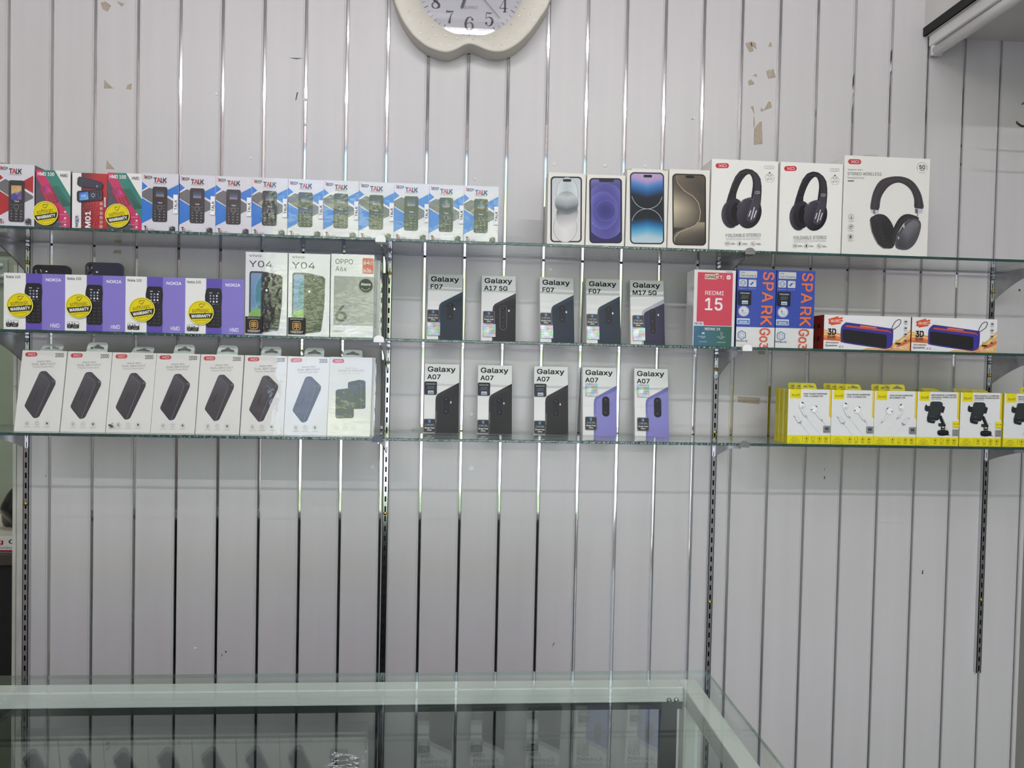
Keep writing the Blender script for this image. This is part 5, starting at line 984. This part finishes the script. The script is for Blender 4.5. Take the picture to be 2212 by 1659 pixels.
def x825(c):
    c.rect(520, 120, 1300, 460, (232, 230, 230))
    c.fill([(528, 256), (690, 300), (690, 360), (528, 350)], lambda a, b: ramp([(0, (226, 190, 120)), (.5, (232, 150, 90)), (1, (206, 96, 56))], b), 6, 6); c.line([(528, 300), (600, 296), (690, 322)], 7, (240, 214, 170)); c.line([(528, 276), (620, 290)], 5, (240, 220, 180))
    c.poly([(820, 440), (900, 415), (1000, 420), (1110, 380), (1180, 330), (1264, 250), (1264, 445), (820, 445)], (226, 178, 110)); c.poly([(860, 445), (1000, 435), (1130, 400), (1264, 330), (1264, 360), (1150, 420), (1040, 445)], (214, 110, 60)); c.line([(1110, 420), (1190, 350), (1264, 280)], 9, (240, 214, 170)); c.line([(1000, 440), (1130, 415), (1264, 385)], 7, (236, 190, 140))
    for k, (a, b) in enumerate((((565, 176), (650, 150)), ((570, 190), (684, 158)), ((566, 204), (684, 180)), ((585, 214), (670, 200)))): c.line([a, b], 16, (214, 84, 46))
    c.text('MUSIC', 586, 196, 79, 24, (244, 232, 226), bold=.01); c.text('3D', 564, 302, 66, 50, (34, 32, 32), bold=.05); c.text('SOUND', 560, 330, 68, 18, (50, 46, 44), bold=.04); c.text('CODE & SOLID', 562, 342, 66, 8, (70, 60, 56), bold=.02)
    c.text('Wireless', 545, 378, 107, 14, (44, 42, 44), bold=.015); c.text('Speaker', 542, 404, 104, 17, (44, 42, 44), bold=.015); c.poly([(650, 412), (672, 392), (672, 412)], (160, 158, 160)); c.poly([(676, 412), (690, 392), (698, 412)], (170, 168, 170))
    body = [(672, 250), (684, 222), (708, 202), (740, 200), (1080, 246), (1104, 254), (1112, 276), (1108, 380), (1090, 408), (1058, 420), (1030, 420), (700, 372), (678, 350), (671, 320)]
    body = smooth(body, 3); c.poly(body, (62, 58, 142)); c.line(body, 3, (44, 42, 104), True); c.poly([(684, 262), (700, 254), (1050, 300), (1060, 312), (1060, 400), (1048, 416), (700, 364), (684, 346)], (42, 41, 44))
    c.poly([(705, 228), (720, 220), (1070, 262), (1096, 280), (1094, 292), (1080, 278), (720, 236)], (186, 84, 58)); c.poly([(834, 220), (968, 236), (974, 248), (830, 232)], (222, 120, 84))
    c.line([(1098, 252), (1108, 222), (1130, 184), (1156, 168), (1174, 172), (1176, 192), (1160, 222), (1130, 244), (1106, 260)], 6, (40, 38, 40))
    for y in (188, 244, 298, 354): c.ring(1216, y, 15, 2, (150, 150, 152)); c.rr(1208, y - 7, 1226, y + 5, 3, (60, 60, 64)); c.rect(1204, y + 20, 1230, y + 23, (120, 118, 118))
    c.text('Hi-Fi', 1134, 364, 42, 20, (206, 180, 70), bold=.02); c.rect(1132, 370, 1178, 386, (60, 56, 50)); c.text('X-825', 1124, 425, 106, 22, (240, 236, 230), bold=.01, shear=.12)
cx, w = place(1778, 1966, 752, YR, 0); Wx = w - .001; Hx = .0820
mb = MB(); carton_mesh(mb, Wx, Hx, .085, (150, 40, 28), PRINT, side=(150, 40, 28)); x825(Cv(mb, ((530, 130), (1262, 145), (528, 428)), Wx, Hx))
for z in (.026, .056):
    for y in (.025, .05): mb.box(-Wx / 2 - .0002, y - .006, z - .005, -Wx / 2, y + .006, z + .005, PRINT, lin((40, 24, 22)))
xb = mb.build('speaker_box', loc=(cx, YR, ZS[1] + .0001)); tag(xb, 'white and orange speaker box with red side, beside the blue boxes', 'box', 'pair of wireless speaker boxes')
o = copy_tree(xb); cx2, w = place(1968, 2152, 756, YR, 0); o.location = (max(cx2, cx + Wx + .001), YR, ZS[1] + .0001); tag(o, 'white and orange speaker box at the right end of the middle shelf')
# ---------------------------------------------------------------- bottom shelf left: power bank boxes
YP = -.184; LP = radians(9.5)
PB1, PB2 = (52, 52, 58), (36, 36, 42)
def pbank(c):
    xo_logo(c, 722, 213, 846, 256); c.text('20000', 1035, 267, 85, 40, (66, 64, 62), bold=.02); c.text('Model:XO-PB302', 846, 312, 140, 11, (90, 88, 86), bold=.02); c.text('DUAL INPUT/OUT', 793, 345, 244, 21, (130, 128, 124), bold=.01); c.text('Polymer Power Bank', 803, 370, 214, 17, (140, 138, 134))
    out = [(886, 410), (905, 405), (936, 406), (948, 412), (1034, 498), (1042, 512), (1038, 545), (880, 856), (862, 870), (832, 876), (815, 868), (732, 764), (726, 748), (732, 728), (872, 424)]
    c.poly(out, (44, 43, 50))
    c.fill([(735, 745), (882, 432), (974, 532), (822, 858)][::1], lambda a, b: ramp([(0, (70, 69, 78)), (.5, (52, 51, 58)), (1, (48, 47, 54))], b), 8, 10)
    c.poly([(900, 410), (938, 412), (1030, 504), (985, 512), (888, 422)], (58, 57, 64)); c.line([(930, 424), (1012, 502)], 12, (30, 29, 34))
    for k in range(4): c.line([(936 + k * 20, 432 + k * 19), (944 + k * 20, 440 + k * 19)], 6, (84, 82, 90))
    c.line([(884, 424), (980, 520), (978, 540), (838, 868)], 7, (96, 95, 104)); c.line([(1006, 510), (1034, 512)], 16, (92, 91, 100)); c.line([(735, 742), (880, 430)], 3, (84, 83, 92)); c.line([(858, 600), (820, 690)], 4, (24, 24, 28))
    for x, y in ((755, 925), (857, 928), (960, 931)): c.ring(x, y, 22, 2.2, (140, 138, 136)); c.rect(x - 35, y + 34, x + 32, y + 37, (160, 158, 156))
    c.rect(746, 916, 764, 920, (110, 108, 106)); c.rect(746, 924, 764, 928, (110, 108, 106)); c.rect(746, 932, 764, 936, (110, 108, 106)); c.rect(848, 918, 866, 921, (110, 108, 106)); c.rect(848, 934, 866, 937, (110, 108, 106)); c.poly([(950, 923), (960, 919), (970, 923), (968, 936), (960, 942), (952, 936)], (70, 68, 68))
def magbank(c):
    xo_logo(c, 1533, 288, 1650, 330); c.text('Model:XO-PB231', 1662, 387, 112, 10, (150, 148, 144)); c.text('MAGNETIC WIRELESS', 1590, 415, 258, 18, (150, 148, 144)); c.text('INTERNAL CHARGE', 1618, 440, 190, 12, (190, 188, 184))
    c.poly([(1685, 530), (1700, 518), (1800, 498), (1850, 505), (1862, 520), (1858, 775), (1845, 788), (1700, 792), (1680, 778)], (50, 50, 57)); c.line([(1818, 502), (1812, 786)], 5, (92, 92, 100)); c.poly([(1562, 610), (1578, 594), (1700, 580), (1735, 590), (1744, 608), (1740, 865), (1726, 880), (1572, 882), (1556, 866)], (60, 60, 67)); c.line([(1562, 612), (1580, 596), (1700, 582)], 4, (100, 100, 108))
    c.ring(1636, 672, 12, 2, (100, 100, 108))
    for x in (1570, 1653, 1735): c.ring(x, 979, 20, 2, (170, 168, 166)); c.rect(x - 10, 974, x + 10, 977, (150, 148, 146))
TABM = mat('milky_plastic', attr=True, rough=.3, var=.05, alpha=.82)
Wp, Hp = .0966, .1835
pb = empty('power_bank_box'); mb = MB(); carton_mesh(mb, Wp, Hp, .03, (222, 221, 216), WRAP); pbank(Cv(mb, ((693, 190), (1155, 208), (620, 1000)), Wp, Hp, WRAP)); mb.build('carton', pb)
hang_tab(pb, .047, .0245, .03, Hp - .0002, (226, 234, 228), TABM, cx=.004, y=.004, lab='milky plastic hanging tab with a euro slot')
edges = [(29, 128), (129, 227), (227.6, 324), (326, 418.5), (421, 516.5), (518.5, 611.5), (612, 703.5)]
prev = None
for i, (a, b) in enumerate(edges):
    o = pb if i == 0 else copy_tree(pb); yb = 926 + a * .021; cx, w = place(a, b, yb, YP, 0)
    if prev is not None: cx = max(cx, prev + Wp + .0005)
    prev = cx; o.location = (cx, YP, ZS[2] + .0001); o.rotation_euler = (-LP, 0, 0)
    for ch in o.children:
        if ch.name.startswith('hang'): ch.rotation_euler = (radians([-38, -10, -42, -12, -10, -14, -17][i]), 0, radians([3, -1, 4, 0, 1, -2, -2][i])); ch.location.x += [.006, .002, .004, 0, -.001, -.001, 0][i]
    tag(o, ['white power bank box leaning at the left end of the bottom shelf', 'white power bank box, second from the left, left of the fly', 'white power bank box with a fly on its lower left corner', 'white power bank box, fourth from the left of seven alike', 'white power bank box, fifth from the left of seven alike', 'white power bank box, sixth from the left of seven alike', 'white power bank box with glare, touching the one with two square power banks'][i], 'box', 'white power bank boxes on the bottom shelf')
mp = empty('power_bank_box'); cx, w = place(705.6, 796.5, 941, YP, 0); cx = max(cx, prev + Wp + .0012); mp.location = (cx, YP, ZS[2] + .0001); mp.rotation_euler = (-radians(8), 0, radians(1)); Wg = .0975
mb = MB(); carton_mesh(mb, Wg, Hp, .022, (222, 221, 217), WRAP); magbank(Cv(mb, ((1508, 265), (1937, 275), (1470, 1055)), Wg, Hp, WRAP)); mb.build('carton', mp)
hang_tab(mp, .046, .021, .03, Hp - .0002, (206, 214, 208), TABM, cx=.002, y=.004, lean=-.3, lab='milky plastic hanging tab with a euro slot')
tag(mp, 'white box picturing two square magnetic power banks, right end of the power bank row', 'box')
m2 = copy_tree(mp)
for ch in list(m2.children):
    if ch.name.startswith('hang'): bpy.data.objects.remove(ch)
m2.location = (cx + .0045, YP + .0225, ZS[2] + .0001); tag(m2, 'white power bank box hidden behind the box with two square power banks', 'box')
# the fly
fl = empty('fly', at(239.5, 919.5, YP - .004)); tag(fl, 'small grey fly on the lower left of the third power bank box', 'insect')
FLY = mat('fly_body', (58, 54, 50), rough=.5, var=.3, vscale=(900, 900, 900)); WING = mat('fly_wing', (170, 168, 164), rough=.3, alpha=.6)
mb = MB()
path = [(-.0052, 0, .0022), (-.0036, 0, .0014), (-.0012, 0, 0), (.002, 0, -.0014), (.0045, 0, -.0026)]
mb.tube(path, [.0010, .0018, .0023, .0021, .0010], FLY, 12); mb.build('body', fl)
for s_, q in ((1, [(0, .0005), (.0045, .0050), (.0060, .0068), (.0052, .0076), (.0022, .0052)]), (-1, [(-.001, -.0005), (-.003, -.0045), (-.0025, -.0062), (-.0010, -.0058), (.0008, -.003)])):
    mb = MB(); mb.prism(q, 'y', -.0022, -.0020, WING); mb.build('wing', fl)
for k in range(6):
    mb = MB(); s_ = 1 if k < 3 else -1; x = -.002 + (k % 3) * .002; mb.tube([(x, 0, -.0004), (x + .0006, -.0002, s_ * .0028), (x + .0010, .0028, s_ * .0040)], .00022, FLY, 5); mb.build('leg', fl)
# ---------------------------------------------------------------- bottom shelf right: yellow and white accessory boxes
YEL = (228, 214, 36); YB_ = -.196; Wb, Hb, Db = .1054, .1292, .0225
def budi_common(c, q, code='EP60TYW'):
    (ax, ay), (bx, by), (cx_, cy_) = q; W1 = bx - ax; H1 = cy_ - ay
    P = lambda a, b: (ax + (bx - ax) * a + (cx_ - ax) * b, ay + (by - ay) * a + (cy_ - ay) * b)
    c.poly([P(0, 0), P(1, 0), P(1, 1), P(0, 1)], (228, 228, 226)); c.poly([P(0, .845), P(1, .845), P(1, 1), P(0, 1)], YEL); c.poly([P(.955, 0), P(1, 0), P(1, .51), P(.985, .515), P(.955, .485)], (226, 196, 60)); c.poly([P(.04, .0), P(.29, 0), P(.29, .16), P(.275, .172), P(.055, .172), P(.04, .16)], YEL)
    c.text('budi', *P(.085, .13), W1 * .175, H1 * .046, (46, 44, 38), bold=.0); K = (70, 66, 30)
    c.text('Made For', *P(.115, .895), W1 * .11, H1 * .014, K, bold=.01); c.text('Mobile Devices', *P(.08, .925), W1 * .19, H1 * .014, K, bold=.01); c.line([P(x, y) for x, y in rrp(.05, .945, .29, .985, .018)], W1 * .004, K, True); c.text(code, *P(.115, .972), W1 * .11, H1 * .014, K, bold=.01); c.line([P(.352, .86), P(.35, .97)], W1 * .004, K)
    for k in range(4):
        x = .45 + .15 * k; X, Y = P(x, .905); c.ring(X, Y, W1 * .045, W1 * .005, K); c.rr(X - W1 * .014, Y - W1 * .018, X + W1 * .014, Y + W1 * .018, W1 * .008, K) if k != 1 else c.line([(X - 8, Y), (X + 8, Y - 4)], 4, K); c.line([P(x - .045, .955), P(x + .045, .955)], W1 * .006, K); c.line([P(x - .03, .972), P(x + .03, .972)], W1 * .006, K)
def ear(c, t2, flip=False):
    q = ((32, 285), (820, 300), (5, 1335)); budi_common(c, q); c.text('TRUE SOUND EARPHONE', 300, 392, 433, 27, (60, 58, 58), bold=.02); c.text(t2, 300, 437, 355 if not flip else 290, 27, (60, 58, 58), bold=.02)
    X = (lambda p: p) if not flip else (lambda p: (795 - p[0], p[1] + 8)); Q = lambda l: [X(p) for p in l]; r = -1 if flip else 1
    Wt_, Sh, Md = (242, 242, 242), (192, 192, 194), (206, 206, 208)
    for pth in ([(360, 840), (420, 920), (520, 1050), (610, 1175)], [(650, 905), (715, 985)] if not flip else [(650, 905), (780, 1040)], [(250, 955), (320, 1040), (410, 1170)]): c.line(Q(pth), 9, Sh); c.line(Q(pth), 5, Wt_)
    c.poly(Q([(228, 650), (270, 660), (345, 800), (320, 818), (300, 805)]), Sh); c.poly(Q([(236, 655), (264, 662), (336, 800), (322, 808)]), Wt_)
    c.poly(ellp(*X((274, 602)), 52, 72, -6 * r), Sh); c.poly(ellp(*X((272, 600)), 46, 67, -6 * r), Wt_); c.poly(ellp(*X((285, 640)), 34, 28), Md); c.poly(ellp(*X((284, 552)), 24, 12, 35 * r), (40, 40, 42))
    c.poly(Q([(505, 735), (545, 730), (640, 870), (625, 890), (600, 880)]), Sh); c.poly(Q([(512, 738), (538, 736), (632, 872), (618, 884)]), Wt_)
    c.poly(ellp(*X((492, 672)), 68, 70, -30 * r), Sh); c.poly(ellp(*X((490, 670)), 62, 64, -30 * r), Wt_); c.poly(ellp(*X((535, 622)), 24, 9, 48 * r), (40, 40, 42)); c.poly(ellp(*X((452, 683)), 9, 19, 40 * r), (40, 40, 42))
    for p in ((345, 815), (635, 890)): c.line(Q([(p[0] - 22, p[1] - 14), (p[0] + 22, p[1] - 8)]), 10, (160, 158, 160)); c.line(Q([(p[0] - 10, p[1] + 10), (p[0] + 24, p[1] + 16)]), 9, (150, 148, 150))
    c.poly(Q([(122, 800), (185, 785), (265, 905), (200, 940)]), (224, 224, 224)); c.line(Q([(122, 800), (200, 940)]), 4, Sh); c.line(Q([(185, 785), (265, 905)]), 4, Sh); c.line(Q([(124, 804), (148, 832)]), 12, (150, 150, 152)); c.line(Q([(200, 942), (270, 908)]), 14, (140, 138, 140)); c.line(Q([(228, 940), (262, 950)]), 12, (150, 148, 150))
    c.rr(664, 995, 800, 1130, 14, (140, 140, 142))
    for x in (712, 745):
        c.poly([(x - 22, 1052), (x, 1015), (x + 20, 1052), (x, 1092)], (66, 64, 66))
    c.rect(682, 1106, 766, 1114, (84, 82, 84))
def holder(c):
    q = ((178, 350), (980, 365), (150, 1420)); budi_common(c, q, 'CM560B')
    c.text('MECHANICAL CLAMPING', 437, 434, 476, 27, (60, 58, 58), bold=.02); c.text('UNIVERSAL PHONE HOLDER', 437, 478, 476, 27, (60, 58, 58), bold=.02); c.text('EASY CONTROL', 437, 508, 186, 15, (80, 78, 78), bold=.02)
    K, K2, K3 = (42, 44, 46), (62, 66, 68), (26, 27, 30)
    c.poly([(306, 690), (312, 640), (334, 600), (356, 635), (420, 640), (400, 745), (345, 745), (312, 725)], K); c.poly([(600, 640), (625, 620), (692, 655), (690, 690), (665, 778), (610, 765), (585, 740)], K); c.line([(625, 624), (690, 660)], 4, (100, 104, 106))
    c.poly([(580, 840), (620, 820), (640, 850), (712, 1020), (700, 1056), (660, 1050), (590, 900)], K3); c.line([(632, 862), (692, 1008)], 14, (92, 96, 96)); c.rr(570, 980, 640, 1044, 14, (50, 50, 62)); c.poly([(640, 1000), (700, 995), (712, 1030), (700, 1052), (640, 1050)], K)
    c.rect(616, 1045, 700, 1120, (60, 60, 54)); c.rect(640, 1050, 680, 1070, (222, 222, 216)); c.rect(630, 1095, 690, 1130, (96, 96, 70))
    c.fill([(420, 560), (450, 546), (600, 548), (640, 570), (650, 610), (590, 880), (560, 925), (400, 915), (352, 890), (350, 870)], lambda a, b: mixc((60, 64, 66), (40, 43, 45), b), 8, 10); c.line([(425, 562), (452, 548), (600, 550), (636, 574)], 5, (86, 90, 92))
    c.poly([(446, 566), (590, 570), (606, 590), (540, 872), (380, 850), (376, 830)], (52, 57, 58)); c.line([(396, 800), (548, 818)], 3, (30, 32, 34)); c.line([(512, 570), (470, 800)], 2, (70, 75, 76)); c.text('budi', 436, 854, 50, 20, (110, 114, 114)); c.poly([(350, 880), (400, 915), (500, 930), (540, 920), (506, 940), (494, 985), (440, 980), (370, 960), (350, 930)], K)
    c.poly([(552, 1140), (580, 1118), (740, 1122), (766, 1145), (768, 1190), (740, 1220), (650, 1232), (575, 1222), (552, 1195)], K3); c.line([(560, 1142), (620, 1158), (700, 1158), (758, 1146)], 6, (76, 78, 82)); c.poly([(750, 1200), (790, 1212), (788, 1222), (740, 1222)], K3)
    for y in (968, 1082): c.rect(712, y, 734, y + 4, (110, 108, 104)); c.rect(712, y + 18, 762 + (y > 1000) * 20, y + 21, (140, 138, 134))
    c.rect(842, 945, 985, 1072, (232, 216, 40)); c.line([(862, 998), (890, 998)], 7, (60, 58, 40)); c.line([(925, 998), (955, 998)], 7, (60, 58, 40)); c.poly([(858, 998), (876, 982), (876, 1014)], (60, 58, 40)); c.poly([(958, 998), (940, 982), (940, 1014)], (60, 58, 40)); c.rect(905, 980, 911, 1014, (60, 58, 40)); c.rect(864, 1054, 950, 1060, (90, 84, 40))
    c.rr(838, 1105, 990, 1236, 8, (140, 140, 142)); c.line([(876, 1130), (936, 1130), (906, 1178)], 6, (64, 62, 64), True); c.rect(860, 1206, 946, 1212, (90, 88, 90))
def budi_box(kind):
    e = empty({'ear': 'earphone_box', 'iph': 'earphone_box', 'hold': 'phone_holder_box'}[kind]); mb = MB(); carton_mesh(mb, Wb, Hb, Db, YEL, PRINT, side=(218, 206, 34))
    if kind == 'hold': holder(Cv(mb, ((178, 350), (980, 365), (150, 1420)), Wb, Hb))
    else: ear(Cv(mb, ((32, 285), (820, 300), (5, 1335)), Wb, Hb), 'TYPE-C CONNECTOR' if kind == 'ear' else 'IPH CONNECTOR', kind == 'iph')
    v, tr, a, b = glyphs('TRUE SOUND EARPHONE TYPE-C CONNECTOR' if kind != 'hold' else 'MECHANICAL CLAMPING PHONE HOLDER')
    sx = Hb * .42 / (b - a); X = -Wb / 2 - .00015
    for t in tr: mb.face([(X, Db * .62 - v[i][1] * .0032 / CAPH, Hb * .94 - (v[i][0] - a) * sx) for i in t], PRINT, lin((90, 84, 26)))
    v, tr, a, b = glyphs('EP60TYW'); sx = Hb * .13 / (b - a)
    for t in tr: mb.face([(X, Db * .55 - v[i][1] * .0032 / CAPH, Hb * .16 - (v[i][0] - a) * sx) for i in t], PRINT, lin((70, 66, 26)))
    mb.build('carton', e); hang_tab(e, .040, .0165, Db, Hb - .0003, (206, 198, 50), YTAB, cx=-.001, y=.004, lab='yellow plastic hanging tab with a euro slot'); return e
YTAB = mat('yellow_tab', attr=True, rough=.3, var=.05, alpha=.93)
pr = {}
cols = [('ear', 1700, 1793, 3, [-22, -25, -25]), ('ear', 1793.5, 1886, 4, [-28, -26, -25, -25]), ('iph', 1886.5, 1977.5, 3, [-4, -20, -22]), ('hold', 1978, 2070, 2, [-65, -60]), ('hold', 2070.5, 2162.5, 3, [-62, -64, -60]), ('hold', 2163, 2258, 1, [0])]
cn = ['first yellow column from left', 'second yellow column from left', 'third yellow column from left', 'fourth yellow column from left', 'fifth yellow column from left', 'cut off by the right edge of the photo']
dn = ['front box', 'second box back', 'third box back', 'hindmost box']
prev = None; what = {'ear': 'yellow and white earphone box', 'iph': 'yellow and white earphone box', 'hold': 'yellow and white phone holder box'}
for i, (kd, a, b, n, tl) in enumerate(cols):
    cx, w = place(a, b, 955 + i * 1.7, YB_, 0); cx = cx if prev is None else max(cx, prev + Wb + .0004); prev = cx
    if i == 5: cx = min(cx, XR - Wb / 2 - .0006)
    for k in range(n):
        if kd in pr: o = copy_tree(pr[kd])
        else: o = pr[kd] = budi_box(kd)
        o.location = (cx + (0 if k == 0 else (.0003 if i else -.0003)), YB_ + k * (Db + .0008), ZS[2] + .0001)
        for ch in o.children:
            if ch.name.startswith('hang'): ch.rotation_euler = (radians(tl[k]), 0, 0); ch.location.x = -.001 + [.0, .004, .006, -.01, .004, .009][i] * (1 if k == 0 else -.4) - (.004 * k)
        tag(o, '%s, %s%s' % (what[kd], (dn[k] + ', ') if n > 1 else '', cn[i]), 'box', 'white and yellow accessory boxes on the bottom shelf')
